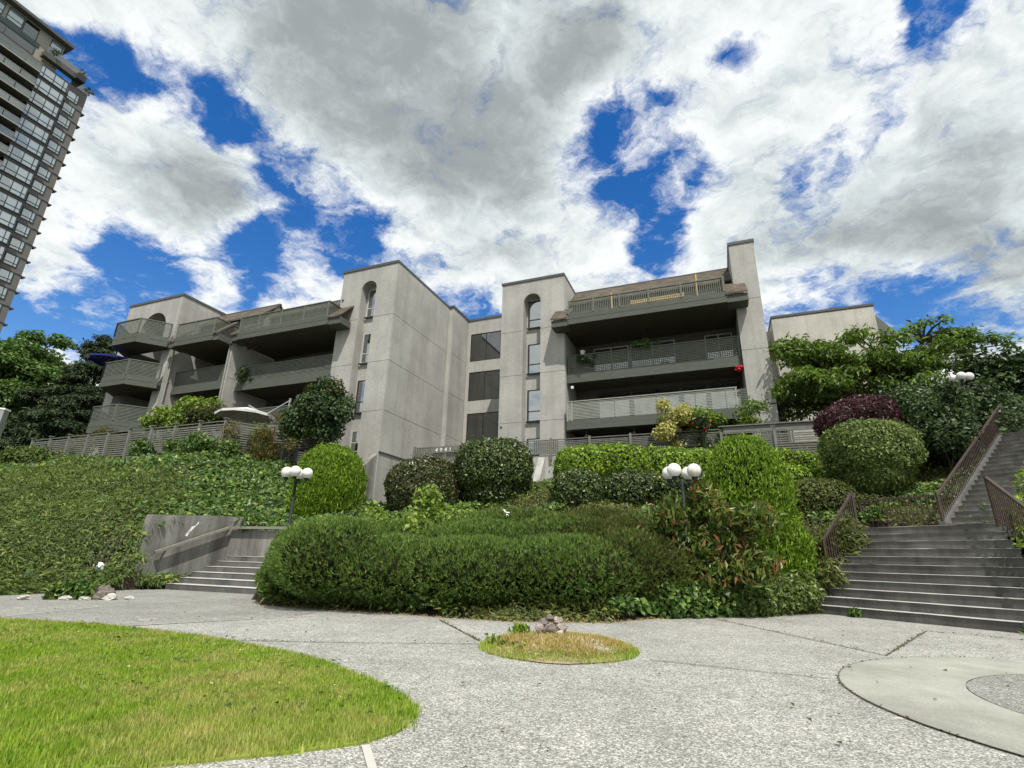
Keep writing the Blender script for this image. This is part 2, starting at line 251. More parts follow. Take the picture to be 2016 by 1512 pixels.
def grassmat():
    b = NB('lawn_blade')
    c = b.ramp(b.geo.outputs['Random Per Island'], [(0.0, (0.13, 0.24, 0.015)), (0.5, (0.24, 0.39, 0.028)), (0.85, (0.34, 0.47, 0.05)), (1.0, (0.46, 0.48, 0.14))])
    d = b.ramp(b.geo.outputs['Random Per Island'], [(0.0, (0.34, 0.32, 0.08)), (0.5, (0.50, 0.45, 0.16)), (1.0, (0.62, 0.56, 0.26))])
    f = b.ramp(b.noise(0.75, 9, 0.74), [(0.45, (0, 0, 0)), (0.62, (0.85, 0.85, 0.85))])
    c = b.mix(f, c, d)
    c = b.mix(0.5, c, b.ramp(b.noise(2.4, 4, 0.6), [(0.3, (0.65, 0.7, 0.65)), (0.7, (1.25, 1.2, 1.1))]), 'MULTIPLY')
    tr = b.n('ShaderNodeBsdfTranslucent'); b.l(c, tr.inputs[0]); m = b.n('ShaderNodeMixShader'); m.inputs[0].default_value = 0.35
    b.l(b.bsdf(c, 0.55, 0.3), m.inputs[1]); b.l(tr.outputs[0], m.inputs[2]); return b.done(m.outputs[0])
LM['lawn'] = grassmat()
# ------------------------------------------------------------------ helpers
A = R(-22.03); EX = np.array([math.cos(A), math.sin(A)]); EY = np.array([-math.sin(A), math.cos(A)])
def LW(X, Y, z=0.0): return (X * EX[0] + Y * EY[0], X * EX[1] + Y * EY[1], z)       # building grid to world
def LWa(P): P = np.asarray(P, float); return np.c_[P[:, :1] * EX + P[:, 1:2] * EY, P[:, 2:]]
def tagit(o, label=None, cat=None, group=None, kind=None):
    for k, v in (('label', label), ('category', cat), ('group', group), ('kind', kind)):
        if v: o[k] = v
    return o
ORG = {}
def thing(name, label, cat, loc=(0, 0, 0), rotz=0.0, group=None, org=(0, 0, 0)):
    o = bpy.data.objects.new(name, None); o.empty_display_size = 0.3; C.objects.link(o)
    o.location = loc; o.rotation_euler = (0, 0, rotz); ORG[o.name] = np.array(org, float)
    return tagit(o, label, cat, group)
def org_of(p):
    while p is not None:
        if p.name in ORG: return ORG[p.name]
        p = p.parent
    return np.zeros(3)
def link(name, me, parent=None, loc=(0, 0, 0), rot=(0, 0, 0), sc=(1, 1, 1)):
    o = bpy.data.objects.new(name, me); C.objects.link(o); o.parent = parent
    o.location = loc; o.rotation_euler = rot; o.scale = sc; return o
def mesh_np(name, V, F, mat, smooth=False):
    V = np.asarray(V, np.float32).reshape(-1, 3); F = np.asarray(F, np.int32); nf, k = F.shape
    me = bpy.data.meshes.new(name); me.vertices.add(len(V)); me.vertices.foreach_set('co', V.ravel())
    me.loops.add(nf * k); me.loops.foreach_set('vertex_index', F.ravel()); me.polygons.add(nf)
    me.polygons.foreach_set('loop_start', np.arange(0, nf * k, k, dtype=np.int32))
    me.polygons.foreach_set('use_smooth', np.full(nf, smooth)); me.update(calc_edges=True); me.materials.append(mat); return me
class MB:
    def __init__(s): s.v = []; s.f = []
    def add(s, vs, fs): n = len(s.v); s.v += [tuple(map(float, p)) for p in vs]; s.f += [tuple(i + n for i in f) for f in fs]; return s
    def box(s, x0, x1, y0, y1, z0, z1):
        return s.add([(x0, y0, z0), (x1, y0, z0), (x1, y1, z0), (x0, y1, z0), (x0, y0, z1), (x1, y0, z1), (x1, y1, z1), (x0, y1, z1)],
                     [(3, 2, 1, 0), (4, 5, 6, 7), (0, 1, 5, 4), (1, 2, 6, 5), (2, 3, 7, 6), (3, 0, 4, 7)])
    def prism(s, poly, z0, z1):
        n = len(poly); b = [(p[0], p[1], z0) for p in poly]; t = [(p[0], p[1], z1) for p in poly]
        return s.add(b + t, [tuple(range(n - 1, -1, -1)), tuple(range(n, 2 * n))] + [(i, (i + 1) % n, n + (i + 1) % n, n + i) for i in range(n)])
    def hexa(s, p): return s.add(p, [(3, 2, 1, 0), (4, 5, 6, 7), (0, 1, 5, 4), (1, 2, 6, 5), (2, 3, 7, 6), (3, 0, 4, 7)])
    def tube(s, pts, r, n=8, cap=True):
        pts = [Vector(p) for p in pts]; rr = r if isinstance(r, (list, tuple)) else [r] * len(pts); b0 = len(s.v)
        for i, p in enumerate(pts):
            d = (pts[min(i + 1, len(pts) - 1)] - pts[max(i - 1, 0)]).normalized()
            u = d.cross(Vector((0, 0, 1)) if abs(d.z) < 0.9 else Vector((1, 0, 0))).normalized(); w = d.cross(u)
            for k in range(n):
                q = 2 * math.pi * k / n; s.v.append(tuple(p + (u * math.cos(q) + w * math.sin(q)) * rr[i]))
        for i in range(len(pts) - 1):
            for k in range(n):
                a = b0 + i * n + k; c = b0 + i * n + (k + 1) % n; s.f.append((a, c, c + n, a + n))
        if cap: s.f.append(tuple(b0 + k for k in range(n - 1, -1, -1))); s.f.append(tuple(b0 + (len(pts) - 1) * n + k for k in range(n)))
        return s
    def build(s, name, mat, parent=None, org=None, smooth=False):
        o = org_of(parent) if org is None else np.array(org, float)
        me = bpy.data.meshes.new(name); me.from_pydata([tuple(np.array(p) - o) for p in s.v], [], s.f)
        if smooth: me.polygons.foreach_set('use_smooth', np.full(len(me.polygons), True))
        me.update(); me.materials.append(mat); return link(name, me, parent)
UNIT = {}
def unit(mat, name):
    k = (mat.name, name)
    if k not in UNIT:
        m = MB().box(-.5, .5, -.5, .5, -.5, .5); me = bpy.data.meshes.new(name); me.from_pydata(m.v, [], m.f); me.materials.append(mat); UNIT[k] = me
    return UNIT[k]
def bx(name, mat, x0, x1, y0, y1, z0, z1, parent, rz=0.0):
    o = org_of(parent)
    return link(name, unit(mat, name), parent, (((x0 + x1) / 2) - o[0], ((y0 + y1) / 2) - o[1], ((z0 + z1) / 2) - o[2]), (0, 0, rz), (x1 - x0, y1 - y0, z1 - z0))
def bar(name, mat, p, q, w, h, parent):           # square bar between two points, width w, height h
    o = org_of(parent); p = Vector(p); q = Vector(q); d = q - p; L = d.length
    rot = d.to_track_quat('X', 'Z').to_euler(); c = (p + q) / 2
    return link(name, unit(mat, name), parent, tuple(np.array(c) - o), rot, (L, w, h))
def unitv(a): return a / np.maximum(np.linalg.norm(a, axis=-1, keepdims=True), 1e-9)
def tri_leaves(P, Nn, L, Wd, rand, tdir, trand):
    V, F = leaves(P, Nn, L, Wd, rand, tdir, trand); V = V.reshape(-1, 4, 3)[:, [1, 2, 3]].reshape(-1, 3); return V, np.arange(len(V)).reshape(-1, 3)
def leaves(P, Nn, L, Wd, rand=0.7, tdir=None, trand=1.0, lvar=0.35, fold=0.15):
    """one four-cornered leaf per point: P points, Nn leaf normals, L length, Wd width, tdir the way the tips point"""
    n = len(P); nn = unitv(unitv(Nn) + rng.normal(0, rand * 0.58, (n, 3)))
    t = rng.normal(0, 1, (n, 3)) * trand + (0 if tdir is None else np.asarray(tdir) * 1.5)
    t = unitv(t - nn * (t * nn).sum(1, keepdims=True)); b = np.cross(nn, t)
    l = (L * (1 + rng.normal(0, lvar, n))).clip(L * .4, L * 1.8)[:, None]; w = l * (Wd / L) * 0.5
    m = P + t * l * 0.45; up = nn * l * fold
    V = np.stack([P, m + b * w + up, P + t * l, m - b * w + up], 1).reshape(-1, 3)
    F = np.arange(4 * n).reshape(-1, 4); return V, F
def put_leaves(name, VF, mat, parent, kind=None):
    V = VF[0] - org_of(parent); o = link(name, mesh_np(name, V, VF[1], mat), parent)
    if kind: o['kind'] = kind
    return o
def joinVF(*L):
    V = []; F = []; n = 0
    for v, f in L: V.append(v); F.append(f + n); n += len(v)
    return np.concatenate(V), np.concatenate(F)
_sph = None
def sphere_dirs(nu=40, nv=24):
    u = np.linspace(0, 2 * np.pi, nu, endpoint=False); v = np.linspace(0, np.pi, nv)
    U, Vv = np.meshgrid(u, v); D = np.stack([np.cos(U) * np.sin(Vv), np.sin(U) * np.sin(Vv), np.cos(Vv)], -1).reshape(-1, 3)
    F = []
    for i in range(nv - 1):
        for j in range(nu): F.append((i * nu + j, (i + 1) * nu + j, (i + 1) * nu + (j + 1) % nu, i * nu + (j + 1) % nu))
    return D, np.array(F)
def fnoise(P, sc, seed=0):            # cheap smooth noise, sum of sines
    r = np.random.default_rng(seed); out = 0
    for k in range(7):
        w = r.normal(0, 1, 3) * sc * (1 + 0.5 * k); out = out + np.sin(P @ w + r.uniform(0, 6.28)) / (1 + 0.5 * k)
    return out / 3.0
def shape_r(D, rad, p=2.0):            # radius of a superellipsoid along directions D
    return (np.abs(D / np.asarray(rad)) ** p).sum(1) ** (-1.0 / p)

# ------------------------------------------------------------------ terrain
CT = [ (LW(*q[:2])[0], LW(*q[:2])[1], q[2]) for q in [
 (-14.5,-4,0),(-14.5,0,0),(-14.5,4,0),(-14.6,8,0.03),(-14.9,9.6,.25),(-17,-3,.45),(-17,2,.4),(-17,7,.7),(-20,3,1.05),(-20,9,1.95),(-25,2,1.8),(-25,5,2.2),(-25,10,3.1),(-30,5,2.9),(-30,12,4.0),(-40,4,3.5),(-40,12,4.5),(-55,8,5),(-55,20,5.3),
 (-37,17.2,5.0),(-30,17.2,5.05),(-25,17.2,5.1),(-21.5,16.9,5.15),(-20.3,18.6,5.15),(-19.5,21.5,5.0),(-15.5,10.4,1.75),(-15.6,12.6,2.0),(-17.5,11,2.3),(-17,14.5,2.7),(-19,14,3.5),(-13.5,13.4,1.6),(-12,13.4,1.55),(-12.5,15.2,2.25),(-14,17.5,2.6),(-16.6,20,3.6),(-17,21.8,4.1),(-15.9,22.4,2.8),(-15.5,25,3.0),
 (-12,25,3.7),(-8,25,4.2),(-4,25,4.6),(0,24.8,5.2),(4,24.8,5.3),(-30,25,5.4),(-20,30,5.4),(0,30,5.45),(20,34,5.45),(-40,40,5.4),(0,45,5.45)]]
CT += [(-4,11.6,.05),(-2.2,10.7,.05),(0,9.9,.05),(2,10.2,.05),(3.6,11.3,.05),(5.5,12.0,.05),(6.9,12.9,.1),(-3.5,12.5,.5),(-.5,12,.6),(2,12,.55),(-5,13.5,1.0),(-.5,14,1.1),(-3,16,1.7),(0,16,1.8),(-3,18,2.2),(-.6,18.5,2.75),(3,14.5,1.4),(4,17,2.7),(5,19,3.4),(7,22,4.6),(10,24,5.2),
 (6.2,13.2,.55),(7.4,14.4,1.2),(8.6,15.6,2.1),(10,16.6,2.6),(11.4,16.2,2.75),(12.5,18.5,3.5),(14,18,4.0),(14.6,18.0,4.5),(12.6,16.2,3.2),(18,22,5.5),(12,20.5,4.3),(14,22.5,5.1),(22,26,5.6),(14.5,13.2,2.9),(16.6,15.2,4.3),(18.5,17,5.3),(20,18,5.4),(28,22,5.5),(13,9.5,1.2),(16,8,1.4),(24,12,3.2),(11.2,7.6,0.2),(35,15,3.5),(40,30,5.5),(14,4,0.2),(30,4,.8)]
CT = np.array(CT)
def _tps(r2): return np.where(r2 > 0, 0.5 * r2 * np.log(np.maximum(r2, 1e-12)), 0)
_n = len(CT); _K = _tps(((CT[:, None, :2] - CT[None, :, :2]) ** 2).sum(-1)) + np.eye(_n) * 0.6
_Pm = np.c_[np.ones(_n), CT[:, :2]]; _A = np.block([[_K, _Pm], [_Pm.T, np.zeros((3, 3))]])
_w = np.linalg.solve(_A, np.r_[CT[:, 2], 0, 0, 0])
def inpoly(x, y, poly):
    x = np.asarray(x); y = np.asarray(y); r = np.zeros(x.shape, bool); n = len(poly); j = n - 1
    for i in range(n):
        xi, yi = poly[i]; xj, yj = poly[j]
        if yi != yj: r ^= ((yi > y) != (yj > y)) & (x < (xj - xi) * (y - yi) / (yj - yi) + xi)
        j = i
    return r
def L2(*q): return [LW(*p)[:2] for p in q]
# paved plaza outline (world metres); the hill starts along its far edge
PLAZA = L2((-14.6,-30),(-14.6,8.2),(-14.5,9.9)) + L2((-14.2,10.45),(-10.5,10.65)) + [(-5.6,12.6),(-4.9,11.2),(-2.2,10.3),(0,9.42),(1.7,9.6),(3.4,10.95),(5.2,11.9),(6.87,12.27),(9.1,8.45),(10.4,6.2),(16,-2),(16,-30)]
ST_S = np.array([.5045, -.8634]); ST_D = np.array([.8634, .5045]); ST_0 = np.array([6.87, 12.27])
def SW(w, d, z=0.0): p = ST_0 + ST_S * w + ST_D * d; return (p[0], p[1], z)
POCKETS = [(L2((-15.12,10.0),(-15.14,13.03),(-9.0,13.03),(-9.0,10.0)), 0.12), (L2((-14.1,10.4),(-13.2,12.9),(-9.0,12.9),(-9.0,10.4)), -0.3),
           ([SW(-.02,-.3)[:2], SW(0.0,2.4)[:2], SW(-1.2,2.6)[:2], SW(-1.2,4.4)[:2], SW(2.5,4.4)[:2], SW(2.7,2.4)[:2], SW(4.2,-.3)[:2]], -0.3)]
def terrain(x, y, cut=True):
    x = np.asarray(x, float); y = np.asarray(y, float); sh = x.shape; q = np.c_[x.ravel(), y.ravel()]; z = np.empty(len(q))
    for i in range(0, len(q), 20000):
        s = q[i:i + 20000]; z[i:i + 20000] = _tps(((s[:, None] - CT[None, :, :2]) ** 2).sum(-1)) @ _w[:_n] + _w[_n] + s @ _w[_n + 1:]
    z = z.reshape(sh); z = np.clip(z, -0.3, 5.5)
    z = z + 0.05 * np.sin(x * 2.1 + np.sin(y * 1.7)) * np.sin(y * 2.4 + 1) * np.clip(z, 0, 1)
    if cut:
        z = np.where(inpoly(x, y, PLAZA), -0.35, np.maximum(z, 0.02))
        for po, v in POCKETS: z = np.where(inpoly(x, y, po), np.minimum(z, v), z)
        up = (x - ST_0[0]) * ST_D[0] + (y - ST_0[1]) * ST_D[1]; wd = (x - ST_0[0]) * ST_S[0] + (y - ST_0[1]) * ST_S[1]
        f = (up > 4.3) & (up < 12) & (wd > .95) & (wd < 2.7); z = np.where(f, np.minimum(z, 1.7 + (up - 4.4) * .55 - .15), z)
        X = x * EX[0] + y * EX[1]; Y = x * EY[0] + y * EY[1]          # nothing grows up through the building
        z = np.where((X > -16.2) & (X < 3) & (Y > 25.3), np.minimum(z, 5.3), z)
    return z
gx = np.arange(-62, 46.01, 0.25); gy = np.arange(-8, 62.01, 0.25); GX, GY = np.meshgrid(gx, gy); GZ = terrain(GX, GY)
nx, ny = len(gx), len(gy); idx = np.arange(nx * ny).reshape(ny, nx)
F = np.stack([idx[:-1, :-1], idx[:-1, 1:], idx[1:, 1:], idx[1:, :-1]], -1).reshape(-1, 4)
zz = GZ.ravel()[F]; cx_ = GX.ravel()[F].mean(1); cy_ = GY.ravel()[F].mean(1); pk = inpoly(cx_, cy_, POCKETS[0][0])
F = F[(zz.max(1) > -0.29) & ~(pk & (zz.max(1) - zz.min(1) > .35))]
hill = link('hillside', mesh_np('hillside', np.c_[GX.ravel(), GY.ravel(), GZ.ravel()], F, MT['soil'], True)); tagit(hill, kind='structure')
def sheet(name, poly, z, mat, kind='structure'):
    me = bpy.data.meshes.new(name); me.from_pydata([(p[0], p[1], z) for p in poly], [], [tuple(range(len(poly)))]); me.materials.append(mat)
    o = link(name, me); o['kind'] = kind; return o
sheet('ground', [(-1500, -1500), (1500, -1500), (1500, 1500), (-1500, 1500)], -0.42, MT['far'])
pl = MB(); pl.prism(PLAZA, -0.4, 0.0); tagit(pl.build('plaza_pavement', MT['agg']), kind='structure')
sheet('asphalt_path', L2((-14.55, -30), (-14.55, 8.2), (-14.45, 9.85), (-14.15, 10.4), (-10.5, 10.6)) + [(-5.6, 12.5), (-4.9, 11.1), (-3.3, 10.65), (-3.6, 9.3), (-5.36, 7.66), (-7.6, 5.2), (-20, -12)], 0.004, MT['asph'])
def strip(name, pts, w, z, mat):
    m = MB(); pts = [np.array(p, float) for p in pts]
    for a, b in zip(pts[:-1], pts[1:]):
        d = (b - a) / np.linalg.norm(b - a); n = np.array([-d[1], d[0]]) * w / 2
        m.add([(*(a - n), z), (*(b - n), z), (*(b + n), z), (*(a + n), z)], [(0, 1, 2, 3)])
    return tagit(m.build(name, mat), kind='structure')
for i, (pts, w, mt) in enumerate([([(-.33, 7.22), (-1.1, 9.35)], .02, 'joint'), ([(-8, 6.85), (-2.2, 6.82), (-.33, 6.96)], .02, 'joint'), ([(1.54, 6.16), (3.0, 5.42)], .018, 'joint'), ([(3.86, 10.9), (4.5, 6.8)], .02, 'joint'),
                   ([(4.5, 6.8), (6.95, 9.38)], .02, 'joint'), ([(-.76, 3.34), (-.6, 2.9), (-.2, 1.0)], .045, 'jointp'), ([(-5.36, 7.66), (-3.23, 9.54)], .03, 'jointp'), ([(-7.5, 8.46), (-7.27, 10.52), (-6.5, 11.9)], .035, 'jointp'), ([(7, 9.38), (12, 4.2)], .02, 'joint')]):
    strip('pavement_joint', pts, w, 0.0075 + 0.0004 * i, MT[mt])
def annulus(name, c, r0, r1, z, mat, n=72, a0=0.0, a1=2 * math.pi):
    m = MB(); t = [a0 + (a1 - a0) * i / n for i in range(n + 1)]
    for a, b in zip(t[:-1], t[1:]):
        q = [(c[0] + r * math.cos(k), c[1] + r * math.sin(k), z) for r, k in ((r0, a), (r1, a), (r1, b), (r0, b))]; m.add(q, [(0, 1, 2, 3)])
    return tagit(m.build(name, mat), kind='structure')
annulus('paving_ring', (5.35, 4.2), 1.60, 2.55, 0.012, MT['ring']); annulus('ring_infill', (5.35, 4.2), 0.0, 1.59, 0.012, MT['agg2'])
annulus('ring_joint', (5.35, 4.2), 2.552, 2.562, 0.012, MT['joint'])
# lawn
LAWN = [(-7.27,8.17),(-5.53,7.8),(-3.69,6.99),(-2.34,6.1),(-1.75,5.62),(-1.3,5.09),(-.98,4.72),(-.76,4.40),(-.60,4.05),(-.58,3.8),(-.63,3.58),(-.80,3.36),(-1.15,3.18),(-1.69,2.98),(-2.6,2.75),(-5,2.3),(-12,1.2),(-14,1.2),(-14,9.2),(-10,8.75)]
lm = MB(); lm.prism(LAWN[::-1], -0.02, 0.012); tagit(lm.build('lawn', MT['turf']), kind='structure')
# ------------------------------------------------------------------ apartment building (building grid coordinates)
BO = (-16, 24, 5.4)
B = thing('apartment_building', 'grey stucco four storey apartment block with arched window towers and slatted balconies above the hill', 'building', LW(*BO), A, org=BO)
ZT = 17.4; BANDS = [13.95, 11.15, 8.30]
def lv(z0, z1):                                     # storey panel ranges with joints between them
    c = [z0] + [b for b in reversed(BANDS) if z0 < b < z1] + [z1]
    return [(a + (0.012 if a != z0 else 0), b - (0.012 if b != z1 else 0)) for a, b in zip(c[:-1], c[1:])]
PN = 0.03
def panels_y(x0, x1, y, z0, z1, mat='stucco'):       # panels on a wall facing the plaza (front plane y)
    for a, b in lv(z0, z1): bx('wall_panel', MT[mat], x0, x1, y, y + PN, a, b, B)
def panels_x(x, y0, y1, z0, z1, mat='stucco', s=1):  # panels on a wall facing +X (s=1) or -X
    for a, b in lv(z0, z1): bx('wall_panel', MT[mat], min(x, x - s * PN), max(x, x - s * PN), y0, y1, a, b, B)
def cap(x0, x1, y0, y1, z=ZT, h=0.16, o=0.05):
    m = MB(); m.box(x0 - o, x1 + o, y0 - o, y0 + 0.22, z - h, z); m.box(x0 - o, x1 + o, y1 - 0.22, y1 + o, z - h, z)
    m.box(x0 - o, x0 + 0.22, y0 + 0.22, y1 - 0.22, z - h, z); m.box(x1 - 0.22, x1 + o, y0 + 0.22, y1 - 0.22, z - h, z); m.build('parapet_cap', MT['cap'], B)
def window(parent, x0, x1, z0, z1, y, mull=(), trans=(), gl='glass', fr='frame', w=0.05, blind=None, back=True):
    m = MB(); yb = y + 0.07
    m.box(x0, x0 + w, y, yb, z0, z1); m.box(x1 - w, x1, y, yb, z0, z1); m.box(x0 + w, x1 - w, y, yb, z0, z0 + w); m.box(x0 + w, x1 - w, y, yb, z1 - w, z1)
    for t in trans: m.box(x0 + w, x1 - w, y + .005, yb - .005, t - w / 2, t + w / 2)
    for t in mull: m.box(t - w / 2, t + w / 2, y + .003, yb - .003, z0 + w, z1 - w)
    wn = m.build('window', MT[fr], parent)
    xs = [x0] + sorted(mull) + [x1]; zs = [z0] + sorted(trans) + [z1]
    for a, b in zip(xs[:-1], xs[1:]):
        for c, d in zip(zs[:-1], zs[1:]): bx('pane', MT[gl], a + w * .4, b - w * .4, y + .03, y + .036, c + w * .4, d - w * .4, wn)
    if back: bx('room_back', MT['room'], x0 + .01, x1 - .01, y + .5, y + .52, z0, z1, wn)
    if blind:
        for a, b in blind: bx('blind', MT['blind'], a, b, y + .11, y + .125, z0 + w, z1 - w, wn)
    return wn
def arch_pts(xl, xr, zs, n=14):
    c = (xl + xr) / 2; r = (xr - xl) / 2; return [(c - r * math.cos(math.pi * i / n), zs + r * math.sin(math.pi * i / n)) for i in range(n + 1)]
def channel_tower(X0, X1, Yf, Yb, zb, xl, xr, zs, depth, wins, extra_side=None):
    ztop = zs + (xr - xl) / 2; m = MB(); f = Yf + PN
    m.box(X0 + PN, xl, f, Yb, zb, ZT - .1); m.box(xr, X1 - PN, f, Yb, zb, ZT - .1); m.box(xl, xr, Yf + depth, Yb, zb, ZT - .1); m.box(xl, xr, f, Yf + depth, ztop + .002, ZT - .1)
    ap = arch_pts(xl, xr, zs)                       # fill between arch and lintel, and its soffit
    for (xa, za), (xb, zb_) in zip(ap[:-1], ap[1:]):
        m.hexa([(xa, f, za), (xb, f, zb_), (xb, Yf + depth, zb_), (xa, Yf + depth, za), (xa, f, ztop + .002), (xb, f, ztop + .002), (xb, Yf + depth, ztop + .002), (xa, Yf + depth, ztop + .002)])
    m.build('wall', MT['stucco'], B)
    for a, b in lv(zb, ZT - .1):
        if a < BANDS[0]:
            bx('wall_panel', MT['stucco'], X0, xl, Yf, f, a, b, B); bx('wall_panel', MT['stucco'], xr, X1, Yf, f, a, b, B)
    q = MB(); a = BANDS[0] + .012
    q.box(X0, xl, Yf, f, a, ZT - .1); q.box(xr, X1, Yf, f, a, ZT - .1)
    for (xa, za), (xb, zb_) in zip(ap[:-1], ap[1:]):
        q.add([(xa, Yf, za), (xb, Yf, zb_), (xb, Yf, ZT - .1), (xa, Yf, ZT - .1), (xa, f, za), (xb, f, zb_)], [(0, 1, 2, 3), (0, 4, 5, 1)])
    q.build('arched_wall_panel', MT['stucco'], B)
    for z0, z1, tr, bl, fr in wins: window(B, xl + .12, xr - .02, z0, z1, Yf + depth - .06, (), tr, 'glass', fr, .05, bl, back=False)
    for z0, z1, *_ in wins: bx('window_sill', MT['frame'], xl + .05, xr, Yf + depth - .14, Yf + depth - .061, z0 - .07, z0 - .002, B)
    cap(X0, X1, Yf, Yb)
# left tower
channel_tower(-20.12, -16.25, 22.0, 31.5, 2.2, -18.65, -17.60, 15.86, .58, [(14.28, 16.10, (14.85,), None, 'wframe'), (11.37, 13.22, (11.95,), None, 'wframe'), (8.42, 10.33, (9.05,), [(-18.2, -17.75)], 'frame'), (6.23, 7.42, (6.75,), [(-18.5, -17.7)], 'wframe')])
panels_x(-16.22, 22.035, 28.3, 6.10, ZT - .1); bx('wall_ledge', MT['cap'], -16.24, -16.17, 22.0, 25.3, 6.03, 6.09, B)
bx('wall', MT['stucco2'], -16.24, -16.23, 22.035, 25.3, 2.0, 6.03, B)
bx('wall', MT['stucco'], -16.23, -15.93, 28.3, 30.6, 5, ZT - .1, B); panels_x(-15.9, 28.27, 30.6, 5.0, ZT - .1); bx('parapet_cap', MT['cap'], -16.19, -15.85, 28.22, 30.75, ZT - .13, ZT + .03, B)
# middle recessed wall with the three stair windows
m = MB(); m.box(-15.9, -11.5, 30.63, 31.6, 5, 17.2); m.build('wall', MT['stucco'], B)
zc = 5.0
for z0, z1 in ((8.12, 10.26), (11.15, 13.25), (14.05, 16.16)):
    bx('wall_panel', MT['stucco'], -15.88, -11.5, 30.55, 30.63, zc, z0, B); zc = z1
    bx('wall_panel', MT['stucco'], -15.88, -15.62, 30.55, 30.63, z0, z1, B); bx('wall_panel', MT['stucco'], -13.28, -11.5, 30.55, 30.63, z0, z1, B)
    window(B, -15.62, -13.28, z0, z1, 30.57, (-14.42,), (), 'dglass', 'frame', .045, None, back=False)
bx('wall_panel', MT['stucco'], -15.88, -11.5, 30.55, 30.63, zc, 17.2, B); bx('parapet_cap', MT['cap'], -15.9, -11.4, 30.5, 30.75, 17.2, 17.36, B)
bx('wall', MT['stucco'], -15.1, -10, 31.7, 35, 15, 17.85, B); bx('parapet_cap', MT['cap'], -15.15, -10, 31.65, 35.1, 17.85, 18.0, B)
# middle tower
channel_tower(-11.55, -7.57, 26.6, 31.0, 4.2, -10.12, -9.03, 15.83, .62, [(14.32, 16.13, (14.86,), [(-9.9, -9.1)], 'frame'), (11.36, 13.25, (11.95,), [(-9.9 + i * .12, -9.83 + i * .12) for i in range(6)], 'frame'), (8.45, 10.35, (9.05,), [(-9.95, -9.7)], 'frame'), (5.9, 7.45, (6.5,), None, 'frame')])
panels_x(-7.54, 26.635, 29.0, 5.0, ZT - .1)
bx('wall_vent', MT['frame'], -11.42, -11.32, 26.56, 26.6, 8.05, 8.13, B); bx('wall_vent', MT['frame'], -20.0, -19.9, 21.96, 22.0, 15.35, 15.45, B)
# right pier
m = MB(); m.box(1.65 + PN, 2.86 - PN, 26.63, 31, 4.6, ZT - .1); m.build('wall', MT['stucco'], B); panels_y(1.65, 2.86, 26.6, 4.6, ZT - .1); panels_x(2.86, 26.635, 31, 4.6, ZT - .1); panels_x(1.65, 26.635, 31, 4.6, ZT - .1, s=-1); cap(1.65, 2.86, 26.6, 31)
# block at the far right
m = MB(); m.box(4.3, 10.15, 36.0, 46, 5, 16.75); m.box(2.9, 4.3, 37, 44, 5, 16.3); m.build('wall', MT['stucco_far'], B); cap(4.3, 10.15, 36, 46, 16.95)
m = MB(); m.hexa([(10.2, 36.6, 14.9), (11.5, 36.9, 14.9), (11.5, 44, 14.9), (10.2, 44, 14.9), (10.2, 36.6, 16.6), (10.35, 36.9, 16.6), (10.35, 44, 16.6), (10.2, 44, 16.6)]); m.build('side_eave', MT['trim'], B)
window(B, 10.3, 11.3, 13.0, 14.6, 37.2, (10.6, 10.9), (13.6,), 'glass', 'wframe', .05)
bx('roof_vent', MT['cap'], 7.9, 8.3, 36.6, 37.0, 16.95, 17.3, B)

def slat_rail(par, x0, x1, y, z0, z1, n, mat, posts=(), lattice=None, ends=True, sh=.045, pm=None):
    """horizontal slats between posts along X at depth y"""
    st = (z1 - z0 - .06) / n
    for i in range(n): bx('slat', MT[mat], x0, x1, y, y + .022, z0 + st * i + .01, z0 + st * i + .01 + sh, par)
    bx('top_rail', MT[mat], x0 - .02, x1 + .02, y - .03, y + .07, z1 - .05, z1, par)
    for p in posts: bx('post', MT[pm or mat], p - .04, p + .04, y - .022, y, z0 - .1, z1 - .05, par)
    if lattice:
        m = MB()
        for a, b, pitch in lattice:
            k = int((b - a) / pitch)
            for i in range(k): m.box(a + i * pitch, a + i * pitch + pitch * .42, y + .024, y + .036, z0, z1 - .06)
        o = m.build('lattice', MT[mat], par)
        if len(m.f) > 1800: o['kind'] = 'stuff'
def slat_rail_pts(par, p, q, z0, z1, n, mat, sh=.045):          # slats between two plan points
    p = np.array(p, float); q = np.array(q, float); st = (z1 - z0 - .06) / n
    for i in range(n): z = z0 + st * i + .03; bar('slat', MT[mat], (*p, z), (*q, z), .022, sh, par)
    bar('top_rail', MT[mat], (*p, z1 - .025), (*q, z1 - .025), .09, .05, par)
def balcony(x0, x1, yf, yb, zs, th=.30):                     # slab with two-board fascia; returns the slab part
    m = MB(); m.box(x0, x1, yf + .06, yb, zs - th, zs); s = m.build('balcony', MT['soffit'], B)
    bx('fascia_board', MT['trim'], x0, x1, yf + .02, yf + .06, zs - .14, zs + .12, s); bx('fascia_board', MT['trim'], x0, x1, yf, yf + .05, zs - .42, zs - .15, s)
    return s
